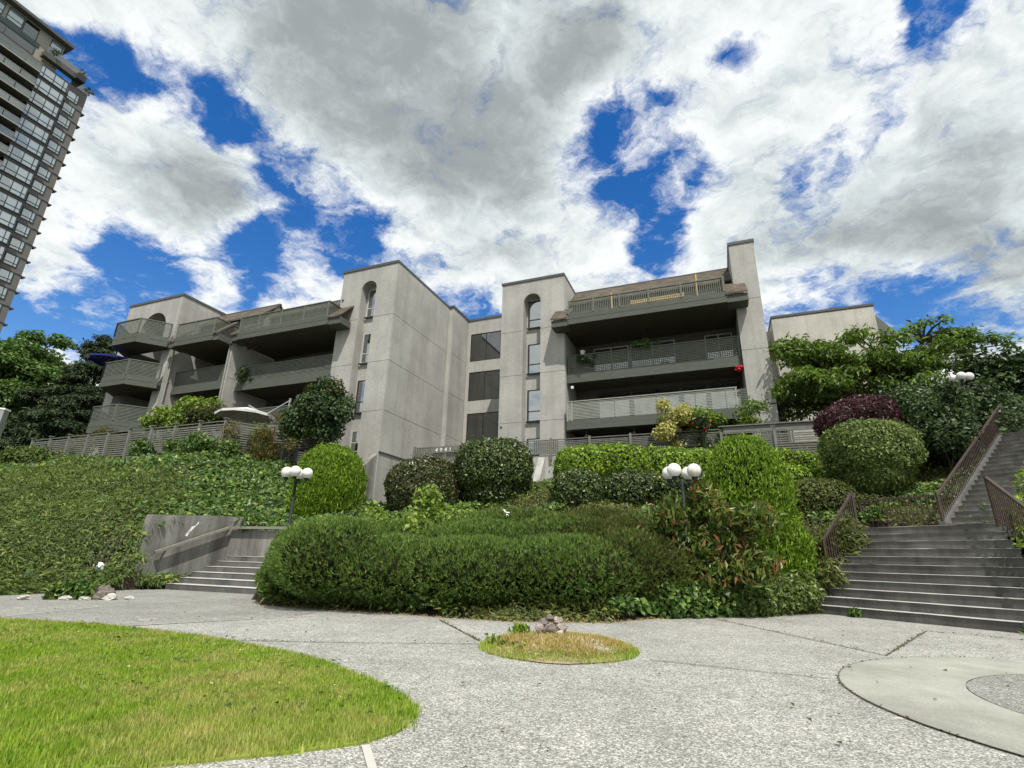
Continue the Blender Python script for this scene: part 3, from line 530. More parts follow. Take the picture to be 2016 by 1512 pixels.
# right bay: back wall, floors, balconies
RX0, RX1 = -7.54, 1.65
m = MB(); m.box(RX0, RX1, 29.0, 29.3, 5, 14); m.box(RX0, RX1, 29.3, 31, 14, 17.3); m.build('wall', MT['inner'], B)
for fz, wl in ((5.5, [(-6.3, -4.4), (-4.0, -1.6), (-1.2, 1.3)]), (8.30, [(-6.2, -4.36), (-4.2, -1.63), (-1.47, -.21), (-.05, 1.5)]), (11.15, [(-6.4, -4.3), (-4.2, -1.66), (-.04, 1.4)])):
    for a, b in wl: window(B, a, b, fz + .12, fz + 2.02, 28.93, ((a + b) / 2,), (), 'glass', 'frame' if fz < 11 else 'wframe', .06, [(a + .1, (a + b) / 2 - .15)] if fz > 8 and fz < 9 else None, back=False)
    bx('ceiling_light', MT['frame'], -3.0, -2.84, 27.6, 27.76, fz + 2.15, fz + 2.38, B)
ba = balcony(-7.52, 1.63, 26.62, 29, 8.0, .25); ba2 = balcony(-7.52, 1.63, 27.05, 29, 10.85, .25)
bp = balcony(-7.40, 1.20, 26.25, 26.6, 8.0, .2); slat_rail(bp, -7.38, 1.18, 26.27, 8.14, 9.17, 12, 'slatw', (-7.34, -7.1, 1.14), None, sh=.05)
for z in np.linspace(8.2, 9.1, 11): bx('slat', MT['slat'], 1.22, 1.62, 26.64, 26.66, z, z + .05, bp)
bp = balcony(-7.50, 1.62, 26.85, 27.04, 10.85, .2); slat_rail(bp, -7.48, 1.60, 26.93, 10.98, 12.10, 12, 'slat', (-7.44, 1.56), [(-7.45, 1.55, .105)], sh=.045)
bx('wall_light', MT['globe'], -7.3, -7.16, 26.9, 27.05, 10.12, 10.26, B)
# mansard eave, roof deck and shingled roof of the right bay
def mansard(x0, x1, yf, zb, yr, zr, dx0, dx1, ydk, pick, posts, el, er, zdeck, rtop):
    m = MB(); m.box(x0 + .1, x1 - .1, yf + .08, yf + 3.4, zb, zb + .10); sf = m.build('eave', MT['soffit'], B)
    bx('fascia_board', MT['trim'], dx0, dx1, yf, yf + .05, zb + .30, zb + .58, sf); bx('fascia_board', MT['trim'], dx0, dx1, yf - .02, yf + .06, zb - .02, zb + .27, sf)
    sl = (zr - (zb + .5)) / (yr - yf)
    for a, b in ((x0, dx0), (dx1, x1)):
        q = MB(); q.box(a, b, yf + .03, yf + .9, zb - .04, zb + .36); q.build('eave_end', MT['trim'], sf)
        q = MB(); t = min(1.15, yr - yf); q.add([(a - .05, yf - .06, zb + .36), (b, yf - .06, zb + .36), (b, yf + t, zb + .40 + sl * t), (a - .05, yf + t, zb + .40 + sl * t), (a - .05, yf - .06, zb + .44), (b, yf - .06, zb + .44), (b, yf + t, zb + .5 + sl * t), (a - .05, yf + t, zb + .5 + sl * t)],
              [(3, 2, 1, 0), (4, 5, 6, 7), (0, 1, 5, 4), (1, 2, 6, 5), (2, 3, 7, 6), (3, 0, 4, 7)]); q.build('roof_stub', MT['shingle'], sf)
    xa, xb = el, er; y1 = yf + 1.9
    q = MB(); q.hexa([(xa, y1, zb + .5 + sl * 1.9 - .12), (xb, y1, zb + .5 + sl * 1.9 - .12), (xb, yr, zr - .12), (xa, yr, zr - .12), (xa, y1, zb + .5 + sl * 1.9), (xb, y1, zb + .5 + sl * 1.9), (xb, yr, zr), (xa, yr, zr)])
    rf = q.build('roof', MT['shingle'], B); bx('ridge_cap', MT['cap'], xa, xb, yr - .05, yr + .12, zr - .04, zr + .05, rf)
    bx('deck_wall', MT['inner'], xa, xb, y1 + .2, y1 + .3, zb + .1, zb + .5 + sl * 2.1 - .15, B)
    return sf
rp = [-7.0, -5.6, -4.15, -2.6, -.95, 1.13]
sf = mansard(-8.05, 2.2, 25.6, 13.47, 29.2, 17.32, -7.06, 1.22, 0, True, rp, -7.54, 1.65, 14.0, 14.93)
dk = MB().box(-7.06, 1.22, 25.68, 27.6, 13.85, 13.95).build('balcony', MT['soffit'], B)
for x in rp: bx('post', MT['slat'], x - .05, x + .05, 25.58, 25.62, 14.06, 14.93, dk)
x = -6.9
while x < 1.05:
    bx('picket', MT['slat'], x, x + .045, 25.63, 25.655, 14.07, 14.86, dk); x += .098
bx('top_rail', MT['slat'], -7.06, 1.2, 25.6, 25.7, 14.86, 14.93, dk)
for k in range(9): z = 14.1 + k * .085; bx('slat', MT['slat'], 1.17, 1.2, 25.7, 27.3, z, z + .045, dk)
for x, y, z in ((-4.9, 27.4, 16.0), (-.15, 27.4, 16.3)): bx('roof_post', MT['wood'], x - .035, x + .035, y, y + .07, 14.0, z, B)
for x in (-6.6, -4.0, -1.6):
    m = MB(); m.tube([(x, 27.4, 7.72), (x, 27.4, 7.55)], .012, 5); m.tube([(x, 27.4, 7.55), (x, 27.4, 7.40)], [.03, .13], 10); m.build('ceiling_lamp', MT['globed'], B)
# left wing: back wall, fins, bays
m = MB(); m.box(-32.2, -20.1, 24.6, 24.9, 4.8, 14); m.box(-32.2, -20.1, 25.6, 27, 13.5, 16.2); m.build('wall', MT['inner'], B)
m = MB(); m.box(-27.78 + PN, -27.5 - PN, 21.33, 24.6, 4.5, 13.5); m.build('wall', MT['stucco'], B); panels_x(-27.5, 21.33, 24.6, 4.5, 13.5); bx('wall_panel', MT['stucco'], -27.78, -27.5, 21.3, 21.33, 4.5, 13.5, B)
for X_, Y_ in ((-27.64, 21.22),):
    d = MB(); d.tube([(X_, Y_, 5), (X_, Y_, 13.2), (X_ + .05, Y_ - .15, 13.5)], .05); d.build('downspout', MT['slatw'], B)
d = MB(); d.tube([(-32.24, 20.9, 5), (-32.2, 20.86, 13.2), (-31.9, 20.6, 13.45)], .055); d.build('downspout', MT['slatw'], B)
for fz in (5.5, 8.30, 11.15):
    for a, b in ((-26.8, -24.6), (-24.3, -21.2), (-31.5, -28.4)): window(B, a, b, fz + .1, fz + 2.0, 24.53, ((a + b) / 2,), (), 'dglass', 'frame', .06, None, back=False)
for zs in (8.0, 10.85):
    b1_ = balcony(-27.48, -20.14, 22.0, 24.6, zs); slat_rail(b1_, -27.46, -20.16, 22.06, zs + .14, zs + 1.15, 12, 'slat')
    b2_ = balcony(-32.26, -27.8, 21.3, 24.6, zs); slat_rail(b2_, -32.24, -27.82, 21.36, zs + .14, zs + 1.15, 12, 'slat')
mansard(-27.45, -19.05, 21.0, 13.42, 23.5, 16.4, -26.9, -19.9, 0, False, (), -27.6, -20.12, 14, 14.9)
dk = MB().box(-26.9, -19.9, 21.08, 23, 13.8, 13.9).build('balcony', MT['soffit'], B)
slat_rail(dk, -26.9, -20.0, 21.02, 14.0, 14.92, 11, 'slat', (-26.85, -25.3, -23.55, -21.8, -20.05)); slat_rail_pts(dk, (-20.0, 21.05), (-20.0, 22.0), 14.0, 14.92, 11, 'slat')
mansard(-31.9, -27.5, 20.2, 13.25, 23.5, 17.0, -31.4, -27.95, 0, False, (), -32.2, -26.6, 14, 14.9)
dk = MB().box(-31.4, -27.95, 20.28, 22.4, 13.6, 13.7).build('balcony', MT['soffit'], B)
slat_rail(dk, -31.4, -28.0, 20.22, 13.85, 14.78, 11, 'slat', (-31.35, -29.8, -28.05)); slat_rail_pts(dk, (-28.0, 20.25), (-28.0, 21.9), 13.85, 14.78, 11, 'slat')
# gable end and back slope of the left roof
q = MB(); q.add([(-26.7, 22.2, 15.0), (-26.7, 25.2, 15.0), (-26.7, 23.5, 16.9), (-26.9, 22.2, 15.0), (-26.9, 25.2, 15.0), (-26.9, 23.5, 16.9)], [(0, 1, 2), (5, 4, 3), (0, 2, 5, 3), (1, 4, 5, 2)]); q.build('gable_wall', MT['stucco'], B)
q = MB(); q.hexa([(-32.2, 23.56, 16.86), (-26.6, 23.56, 16.86), (-26.6, 25.6, 14.9), (-32.2, 25.6, 14.9), (-32.2, 23.56, 16.98), (-26.6, 23.56, 16.98), (-26.6, 25.6, 15.02), (-32.2, 25.6, 15.02)]); q.build('roof', MT['shingle'], B)
# end block with arch and bay balconies
E0, E1, EF = -37.7, -32.3, 20.66; ol, orr = -36.85, -33.05
m = MB(); m.box(E0 + PN, ol, EF + PN, 26.5, 4, 13.6); m.box(orr, E1 - PN, EF + PN, 26.5, 4, 13.6); m.box(ol, orr, 23.6, 26.5, 4, 13.6)
xl, xr, zs_ = -35.85, -33.4, 15.1; zt_ = zs_ + (xr - xl) / 2
m.box(E0 + PN, xl, EF + PN, 26.5, 13.6, ZT - .1); m.box(xr, E1 - PN, EF + PN, 26.5, 13.6, ZT - .1); m.box(xl, xr, 22.4, 26.5, 13.6, ZT - .1); m.box(xl, xr, EF + PN, 22.4, zt_ + .01, ZT - .1)
ap = arch_pts(xl, xr, zs_, 18)
for (xa, za), (xb, zb_) in zip(ap[:-1], ap[1:]): m.hexa([(xa, EF + PN, za), (xb, EF + PN, zb_), (xb, 22.4, zb_), (xa, 22.4, za), (xa, EF + PN, zt_ + .01), (xb, EF + PN, zt_ + .01), (xb, 22.4, zt_ + .01), (xa, 22.4, zt_ + .01)])
m.build('wall', MT['stucco'], B)
q = MB(); q.box(E0, xl, EF, EF + PN, 13.6, ZT - .1); q.box(xr, E1, EF, EF + PN, 13.6, ZT - .1)
for (xa, za), (xb, zb_) in zip(ap[:-1], ap[1:]): q.add([(xa, EF, za), (xb, EF, zb_), (xb, EF, ZT - .1), (xa, EF, ZT - .1), (xa, EF + PN, za), (xb, EF + PN, zb_)], [(0, 1, 2, 3), (0, 4, 5, 1)])
q.build('arched_wall_panel', MT['stucco'], B)
for a, b in lv(4, 13.59): bx('wall_panel', MT['stucco'], E0, ol, EF, EF + PN, a, b, B); bx('wall_panel', MT['stucco'], orr, E1, EF, EF + PN, a, b, B)
panels_x(E1, EF + .035, 26.5, 4, ZT - .1); cap(E0, E1, EF, 26.5)
for fz in (5.5, 8.3, 11.15):
    bx('floor_slab', MT['soffit'], ol, orr, EF + .1, 23.6, fz - .3, fz, B); window(B, -36.3, -33.6, fz + .1, fz + 2.0, 23.53, (-35,), (), 'dglass', 'frame', .06, None, back=False)
window(B, -35.7, -33.5, 13.95, 15.9, 22.33, (-34.6,), (), 'dglass', 'frame', .06, None, back=False)
for fz in (8.15, 11.05, 13.85):
    pl_ = [(-36.75, 20.64), (-35.45, 18.98), (-33.2, 18.98), (-32.15, 20.3), (-32.3, 20.64)]
    m = MB(); m.prism(pl_, fz - .50, fz - .25); bb = m.build('balcony', MT['soffit'], B)
    for p, q_ in zip(pl_[:-2], pl_[1:-1]):
        bar('fascia_board', MT['trim'], (*p, fz - .36), (*q_, fz - .36), .05, .30, bb); bar('fascia_board', MT['trim'], (*p, fz - .04), (*q_, fz - .04), .04, .30, bb)
        slat_rail_pts(bb, p, q_, fz + .12, fz + 1.12, 11, 'slat'); bx('post', MT['slat'], q_[0] - .04, q_[0] + .04, q_[1] - .04, q_[1] + .04, fz + .1, fz + 1.1, bb)
    bx('post', MT['slat'], pl_[1][0] - .04, pl_[1][0] + .04, pl_[1][1] - .04, pl_[1][1] + .04, fz + .1, fz + 1.1, bb)
# sloped wing wall at the foot of the left tower and the terrace retaining wall with its raking buttress
q = MB(); q.hexa([(-16.6, 19.6, 1.5), (-16.3, 19.6, 1.5), (-16.3, 22.0, 1.5), (-16.6, 22.0, 1.5), (-16.6, 19.6, 4.0), (-16.3, 19.6, 4.0), (-16.3, 22.0, 5.95), (-16.6, 22.0, 5.95)])
o = q.build('wing_wall', MT['conc'], None, org=(-16.45, 21, 2)); o.location = LW(-16.45, 21, 2); o.rotation_euler = (0, 0, A); tagit(o, 'stained concrete wing wall with raking top at the corner of the left arched tower', 'wall')
q = MB(); q.box(-16.2, 5.6, 25.3, 25.6, 2.5, 6.08); o = q.build('retaining_wall', MT['concl'], None, org=(-5, 25.3, 3)); o.location = LW(-5, 25.3, 3); o.rotation_euler = (0, 0, A); tagit(o, 'long streaked concrete terrace wall under the slat fence behind the clipped ball shrubs', 'wall')
q = MB(); q.hexa([(-8.65, 23.6, 3.2), (-8.3, 23.6, 3.2), (-8.3, 25.3, 3.2), (-8.65, 25.3, 3.2), (-8.65, 23.9, 3.9), (-8.3, 23.9, 3.9), (-8.3, 25.3, 6.0), (-8.65, 25.3, 6.0)]); o = q.build('buttress', MT['concl'], None, org=(-8.5, 24.6, 3.2)); o.location = LW(-8.5, 24.6, 3.2); o.rotation_euler = (0, 0, A); tagit(o, 'pale raking concrete buttress against the terrace wall right of the ball shrubs', 'buttress')

# ------------------------------------------------------------------ high-rise tower at far left (same grid, face X = -100)
TO = (-105, 30, 5)
T = thing('apartment_tower', 'tall grey high-rise apartment tower with bay windows and stacked balconies at the left edge', 'tower', LW(*TO), A, org=TO)
MB().box(-118, -100, 14, 38.35, 0, 78.9).build('wall', MT['twall'], T)
MB().box(-118, -100.6, 14, 33.4, 78.9, 85.2).build('penthouse_wall', MT['tlight'], T)
MB().box(-119, -99.4, 13, 34.2, 85.2, 85.75).build('roof', MT['tband'], T); MB().box(-118.4, -99.9, 13, 33.6, 85.76, 85.9).build('roof_cap', MT['tframe'], T)
def twin(y0, y1, z0, z1, x, mull=(), trans=(), gl='tglass'):
    m = MB(); w = .10; m.box(x - .1, x + .05, y0, y0 + w, z0, z1); m.box(x - .1, x + .05, y1 - w, y1, z0, z1); m.box(x - .1, x + .05, y0 + w, y1 - w, z0, z0 + w); m.box(x - .1, x + .05, y0 + w, y1 - w, z1 - w, z1)
    for t in mull: m.box(x - .09, x + .04, t - w / 2, t + w / 2, z0 + w, z1 - w)
    for t in trans: m.box(x - .09, x + .045, y0 + w, y1 - w, t - w / 2, t + w / 2)
    wn = m.build('window', MT['tframe'], T); ys = [y0] + sorted(mull) + [y1]; zs = [z0] + sorted(trans) + [z1]
    for a, b in zip(ys[:-1], ys[1:]):
        for c, d in zip(zs[:-1], zs[1:]): bx('pane', MT[gl], x - .03, x - .01, a + .04, b - .04, c + .04, d - .04, wn)
for k in range(25):
    zt = 77.65 - 2.76 * k                             # head of the small corner window
    if zt < 20: break
    twin(35.6, 37.4, zt - 1.9, zt, -99.95, (36.9,), (zt - 1.35,))
    bx('ledge', MT['tband'], -100.9, -99.9, 38.34, 38.85, zt - 2.95, zt - 2.75, T)
    bx('spandrel', MT['tband'], -99.99, -99.9, 35.4, 38.3, zt - 2.75, zt - 2.66, T)
    b0 = MB().box(-100, -98.75, 30.9, 35.15, zt - 2.62, zt - 2.18).build('bay', MT['tband'], T); bx('bay_sill', MT['tframe'], -100, -98.6, 30.8, 35.3, zt - 2.2, zt - 2.08, b0)
    twin(31.0, 35.0, zt - 2.08, zt + .14, -98.82, (31.55, 33.0, 34.35), (zt - 1.3,), 'tglass')
    twin_s = MB().box(-99.9, -98.9, 34.95, 35.05, zt - 2.06, zt + .12).build('pane', MT['tglass'], b0)
    s = MB().box(-100.2, -97.0, 14, 30.6, zt - 3.05, zt - 2.75).build('balcony', MT['tband'], T)
    bx('slab_edge', MT['tlight'], -97.0, -96.93, 14, 30.6, zt - 3.05, zt - 2.83, s)
    for j in range(8): bx('rail_pane', MT['rglass'], -97.1, -97.06, 30.5 - j * 2.1 - 2.0, 30.5 - j * 2.1, zt - 2.7, zt - 1.75, s)
    bx('rail_pane', MT['rglass'], -100, -97.1, 30.5, 30.54, zt - 2.7, zt - 1.75, s); bx('hand_rail', MT['slatw'], -97.12, -97.02, 14, 30.6, zt - 1.74, zt - 1.66, s)
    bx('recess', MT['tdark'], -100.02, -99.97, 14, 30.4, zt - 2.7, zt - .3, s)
twin(25.5, 27.6, 82.4, 84.9, -100.55, (), (83.2,)); twin(27.7, 29.7, 81.6, 84.9, -100.55, (), (), 'dglass'); twin(31.5, 33.2, 82.3, 84.9, -100.55, (), (83.2,)); twin(20, 25, 82.4, 84.9, -100.55, (22.5,), (83.2,)); twin(20, 30, 79.4, 81.2, -100.55, (23, 26), (), 'dglass')
bx('penthouse_panel', MT['tframe'], -100.6, -100.5, 14, 30.3, 81.3, 82.2, T)
bx('terrace_parapet', MT['tband'], -100.3, -99.2, 30.8, 35.6, 79.9, 80.9, T); bx('rail_pane', MT['rglass'], -99.3, -99.26, 31, 37, 80.9, 82.1, T); bx('rail_pane', MT['rglass'], -100.2, -99.9, 35.6, 38.3, 78.9, 80.1, T)
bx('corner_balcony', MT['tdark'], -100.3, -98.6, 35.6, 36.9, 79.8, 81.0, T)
# ------------------------------------------------------------------ fences
def gthing(name, label, cat, X, Y, z, group=None): return thing(name, label, cat, LW(X, Y, z), A, group, org=(X, Y, z))
F1 = gthing('slat_fence', 'grey weathered slat fence with capped posts along the top of the left slope', 'fence', -28, 17.35, 5.2)
def fence_run(F, pts, zb, zt, n, mat='fence', pm='fencep', caps=True, spacing=1.75):
    for p, q in zip(pts[:-1], pts[1:]):
        p = np.array(p, float); q = np.array(q, float); L = np.linalg.norm(q - p); k = max(1, round(L / spacing))
        for i in range(k):
            a = p + (q - p) * i / k; b = p + (q - p) * (i + 1) / k; st = (zt - zb - .12) / n
            for j in range(n):
                z = zb + .06 + st * j + random.uniform(-.004, .004); bar('slat', MT[mat], (*a, z), (*b, z + random.uniform(-.012, .012)), .02, st * .58, F)
            bar('top_rail', MT[mat], (*a, zt - .02), (*b, zt - .02), .07, .04, F)
            po = a - 0.05 * np.array([0, 1]); bx('post', MT[pm], po[0] - .055, po[0] + .055, po[1] - .06, po[1] + .05, zb - .3, zt + .06, F)
            if caps: bx('post_cap', MT[pm], po[0] - .10, po[0] + .10, po[1] - .10, po[1] + .09, zt + .065, zt + .11, F)
fence_run(F1, [(-37.1, 17.35), (-21.6, 17.25), (-20.75, 18.7), (-19.2, 21.9)], 5.12, 6.93, 15)
F2 = gthing('slat_fence', 'low grey slat and lattice fence with a house number on top of the terrace wall', 'fence', -8, 25.2, 6.1)
fence_run(F2, [(-16.1, 25.25), (0.2, 25.25)], 6.10, 6.88, 8, caps=False, spacing=2.0)
for a, b in ((-16.0, -14.2), (-14.05, -12.2), (-12, -10.3), (-8.9, -7.6)):
    m = MB(); x = a
    while x < b: m.box(x, x + .045, 25.27, 25.285, 6.12, 6.84); x += .105
    m.build('lattice_strip', MT['fence'], F2)
bx('number_board', MT['fence'], -14.95, -13.3, 25.12, 25.16, 6.48, 6.84, F2)
for i, ch in enumerate('4941'):
    fc = bpy.data.curves.new('digit', 'FONT'); fc.body = ch; fc.size = .33; fc.extrude = .012; fc.materials.append(MT['white'])
    tmp = bpy.data.objects.new('digit_curve', fc); C.objects.link(tmp); dm = bpy.data.meshes.new_from_object(tmp.evaluated_get(bpy.context.evaluated_depsgraph_get())); bpy.data.objects.remove(tmp); ob = link('digit', dm, F2); ob.location = (-14.72 + i * .29 + 8, 25.10 - 25.2, 6.53 - 6.1); ob.rotation_euler = (R(90), 0, 0)
F3 = gthing('slat_fence', 'taller grey slat fence with board top rail right of the yellow azalea', 'fence', 2.5, 25.0, 5.6)
fence_run(F3, [(0.25, 25.0), (4.6, 25.0)], 5.55, 6.60, 9, caps=False, spacing=2.15); 
for a, b in ((.35, 2.3), (2.5, 4.5)): bx('board', MT['fence'], a, b, 24.98, 25.01, 6.62, 6.88, F3)
bx('top_board', MT['fencep'], .15, 4.7, 24.9, 25.1, 6.89, 6.94, F3)
m = MB(); x = 2.45
while x < 3.2: m.box(x, x + .05, 25.02, 25.035, 5.6, 6.6); x += .11
m.build('lattice_strip', MT['fence'], F3)
F4 = gthing('privacy_screen', 'grey slatted privacy screen behind the white patio umbrella', 'fence', -21.5, 20.6, 5.3)
fence_run(F4, [(-23.2, 20.6), (-19.9, 20.9)], 6.2, 7.75, 9, 'slatw', caps=False, spacing=3.4)

# ------------------------------------------------------------------ steps
ST = thing('concrete_steps', 'wide flight of dark worn concrete steps on the right below the iron railing', 'steps', (*ST_0, 0), 0, org=(*ST_0, 0))
def step_mesh(d0, d1, w0, w1, w0b, w1b, z0, z1):
    m = MB(); n = 10; rr = np.random.default_rng(int(z1 * 1000) + int(abs(w1) * 10))
    ja = rr.normal(0, .007, n + 1); jz = rr.normal(0, .002, n + 1); V = []
    # worn nosing: front top edge wanders a little
    for i in range(n + 1):
        t = i / n; wa = w0 + (w1 - w0) * t; wb = w0b + (w1b - w0b) * t
        V += [SW(wa, d0 + .012, z0), SW(wa, d0 + .006 + abs(ja[i]), z1 - .035), SW(wa, d0 - .012 + abs(ja[i]) * 1.3, z1 + jz[i] - .004), SW(wa, d0 + .05, z1), SW(wb, d1, z1), SW(wb, d1, z0)]
    Fc = []
    for i in range(n):
        a = i * 6; b = a + 6
        for k in range(6): Fc.append((a + k, b + k, b + (k + 1) % 6, a + (k + 1) % 6))
    Fc += [tuple(range(5, -1, -1)), tuple(n * 6 + k for k in range(6))]
    return m.add(V, Fc)
def two_tone(o, ztop):                               # tread paled for wear and painted sun, riser darkened for dirt and painted shade
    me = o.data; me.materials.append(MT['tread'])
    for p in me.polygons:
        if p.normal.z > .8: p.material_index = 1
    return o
NR, RH, TD = 11, .1745, .235
wr_ = lambda d: 2.69 + .62 * max(0, 2.35 - d)
for k in range(NR):
    d0 = TD * k; d1 = TD * (k + 1) + .04 if k < 10 else 4.45
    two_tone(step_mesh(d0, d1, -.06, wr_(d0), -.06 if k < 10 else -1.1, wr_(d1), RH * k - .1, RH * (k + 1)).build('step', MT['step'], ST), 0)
for k in range(22):
    d = 4.4 + .30 * k; z = 1.92 + .165 * (k + 1)
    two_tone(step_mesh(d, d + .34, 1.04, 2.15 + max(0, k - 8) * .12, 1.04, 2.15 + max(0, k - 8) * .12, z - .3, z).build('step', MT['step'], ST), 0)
m = MB()
m.hexa([SW(-.2, 0.2, -.3), SW(-.06, 0.2, -.3), SW(-.06, 2.5, -.3), SW(-.2, 2.5, -.3), SW(-.2, 0.2, .25), SW(-.06, 0.2, .25), SW(-.06, 2.5, 1.98), SW(-.2, 2.5, 1.98)]); m.build('stringer', MT['conc'], ST)
m = MB(); m.hexa([SW(.9, 4.35, 1.2), SW(1.04, 4.35, 1.2), SW(1.04, 11, 4.8), SW(.9, 11, 4.8), SW(.9, 4.35, 2.12), SW(1.04, 4.35, 2.12), SW(1.04, 11, 5.75), SW(.9, 11, 5.75)]); m.build('stringer', MT['step'], ST)
SL = gthing('concrete_steps', 'short flight of six grey concrete steps on the left beside the big pine shrub', 'steps', -12, 11, 0)
for k in range(6):
    y = 10.52 + .36 * k; m = MB(); z = .145 * (k + 1); V = []; n = 10; rr = np.random.default_rng(k)
    for i in range(n + 1):
        x = -14.25 + 4.9 * i / n; j = abs(rr.normal(0, .006)); V += [(x, y + .012, -.2), (x, y + j, z - .03), (x, y - .012 + j, z - .003), (x, y + .04, z), (x, y + .40 if k < 5 else y + .6, z), (x, y + .40 if k < 5 else y + .6, -.2)]
    Fc = [(i * 6 + q, i * 6 + 6 + q, i * 6 + 6 + (q + 1) % 6, i * 6 + (q + 1) % 6) for i in range(n) for q in range(6)] + [tuple(range(5, -1, -1)), tuple(n * 6 + q for q in range(6))]
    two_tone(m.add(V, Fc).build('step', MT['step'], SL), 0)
# left retaining walls and handrail
q = MB(); q.hexa([(-15.25, 10.0, -.2), (-15.0, 10.0, -.2), (-15.0, 12.9, -.2), (-15.25, 12.9, -.2), (-15.25, 10.25, 1.95), (-15.0, 10.25, 1.95), (-15.0, 12.9, 2.1), (-15.25, 12.9, 2.1)])
q.box(-15.24, -9.0, 12.905, 13.15, -.2, 1.66); q.box(-15.24, -14.55, 12.91, 13.2, 1.655, 2.08); o = q.build('retaining_wall', MT['conc'], None, org=(-15, 12, 0)); o.location = LW(-15, 12); o.rotation_euler = (0, 0, A); tagit(o, 'stained low concrete retaining wall around the left steps with a white paint mark', 'wall')
pm_ = MB(); pm_.add([(-14.994, 11.40, 1.50), (-14.994, 11.46, 1.50), (-14.994, 11.72, 1.80), (-14.994, 11.70, 1.86), (-14.994, 11.62, 1.72), (-14.994, 11.52, 1.70)], [(0, 1, 2, 3, 4, 5)]); pm_.add([(-14.994, 11.35, 1.42), (-14.994, 11.42, 1.40), (-14.994, 11.50, 1.58), (-14.994, 11.44, 1.60)], [(0, 1, 2, 3)]); ORG[o.name] = np.array((-15, 12, 0.)); pm_.build('paint_mark', MT['white'], o)
HR = gthing('handrail', 'grey wooden handrail sloping down the stained wall beside the left steps', 'handrail', -14.8, 12, .9)
bar('rail', MT['hand'], (-14.86, 10.45, .93), (-14.86, 12.75, 1.74), .09, .07, HR); bar('rail', MT['hand'], (-14.9, 12.80, 1.74), (-11.6, 12.80, 1.72), .09, .08, HR)
for y, z in ((10.75, .98), (12.7, 1.66)): bar('bracket', MT['hand'], (-14.86, y, z), (-14.99, y, z - .2), .04, .04, HR)
bar('post', MT['hand'], (-11.7, 12.8, .9), (-11.7, 12.8, 1.70), .08, .08, HR)
# brown iron railings
def iron_rail(label, pts, h=.92, sp=.125, posts=True, base=.08, bw=.016):
    r = thing('iron_railing', label, 'railing', pts[0], 0, 'brown iron railings beside the right steps', org=pts[0])
    for p, q in zip(pts[:-1], pts[1:]):
        p = Vector(p); q = Vector(q); up = Vector((0, 0, 1)); L = (q - p).length; n = max(2, round(L / sp))
        bar('top_rail', MT['rail'], p + up * h, q + up * h, .052, .045, r); bar('bottom_rail', MT['rail'], p + up * base, q + up * base, .028, .025, r)
        for i in range(1, n): c = p + (q - p) * i / n; bar('baluster', MT['rail'], c + up * base, c + up * h, bw, bw, r)
    for p in pts: p = Vector(p); bar('post', MT['rail'], p - Vector((0, 0, .12)), p + Vector((0, 0, h + .03)), .05, .05, r)
    return r
iron_rail('short brown iron railing climbing the left edge of the wide steps beside the cedar', [SW(-.12, .75, .72), SW(-.12, 2.4, 1.96)], .84)
iron_rail('level brown iron railing across the back of the landing under the clipped round topiary', [SW(-1.0, 4.5, 1.93), SW(.93, 4.5, 1.95)], .86, .13, bw=.022)
iron_rail('long brown iron railing climbing the upper flight towards the dark trees', [SW(.97, 4.4, 2.0), SW(.97, 10.9, 5.58)], .80, .14)
iron_rail('brown iron railing descending the right edge of the wide steps beside bright vines', [SW(2.74, 2.15, 1.95), SW(3.95, .15, .9)], .9)

# ------------------------------------------------------------------ globe lamps
def lamp(label, x, y, zb, zt, gr=.15, arm=.27, a0=.4, dirty=()):
    t = thing('globe_lamp', label, 'street lamp', (x, y, zb), 0, 'four-globe garden lamps', org=(x, y, zb))
    zc = zt - 2 * gr; m = MB(); m.tube([(x, y, zb - .2), (x, y, zb + .05), (x, y, zb + .06), (x, y, zc - .02)], [.07, .07, .042, .036], 10); m.build('pole', MT['pole'], t, smooth=True)
    for k in range(4):
        a = a0 + k * math.pi / 2; ex_, ey_ = math.cos(a) * arm, math.sin(a) * arm
        m = MB(); m.tube([(x, y, zc - .12), (x + ex_ * .6, y + ey_ * .6, zc - .16), (x + ex_, y + ey_, zc - .10), (x + ex_, y + ey_, zc - .04)], .016, 6); m.tube([(x + ex_, y + ey_, zc - .07), (x + ex_, y + ey_, zc + .02)], [.05, .062], 10); m.build('arm', MT['pole'], t)
        D, Fs = sphere_dirs(20, 14); V = D * gr + np.array([x + ex_, y + ey_, zc + gr * .95]); link('globe', mesh_np('globe', V - org_of(t), Fs, MT['globed' if k in dirty else 'globe'], True), t)
    return t
lamp('dark lamp post with four clean white globes behind the left handrail', -5.72, 14.0, 1.5, 3.2, .145, .26, .2)
lamp('dark lamp post with four white globes rising from the red-tipped rhododendron', 3.64, 11.0, .1, 2.97, .145, .29, .75, (3,))
lamp('lamp post with four grey white globes high among dark trees by the upper steps', 15.25, 16.5, 4.2, 7.3, .14, .21, .9, (0, 1, 2, 3))
# grey post at the left edge
t = thing('bollard_post', 'square grey post with a pale cap at the far left edge of the slope', 'post', (-15.2, 15.0, 2.6), .3, org=(0, 0, 0))
bx('shaft', MT['steel'], -.13, .13, -.13, .13, -.4, 2.24, t); bx('cap', MT['white'], -.15, .15, -.15, .15, 2.241, 2.29, t)

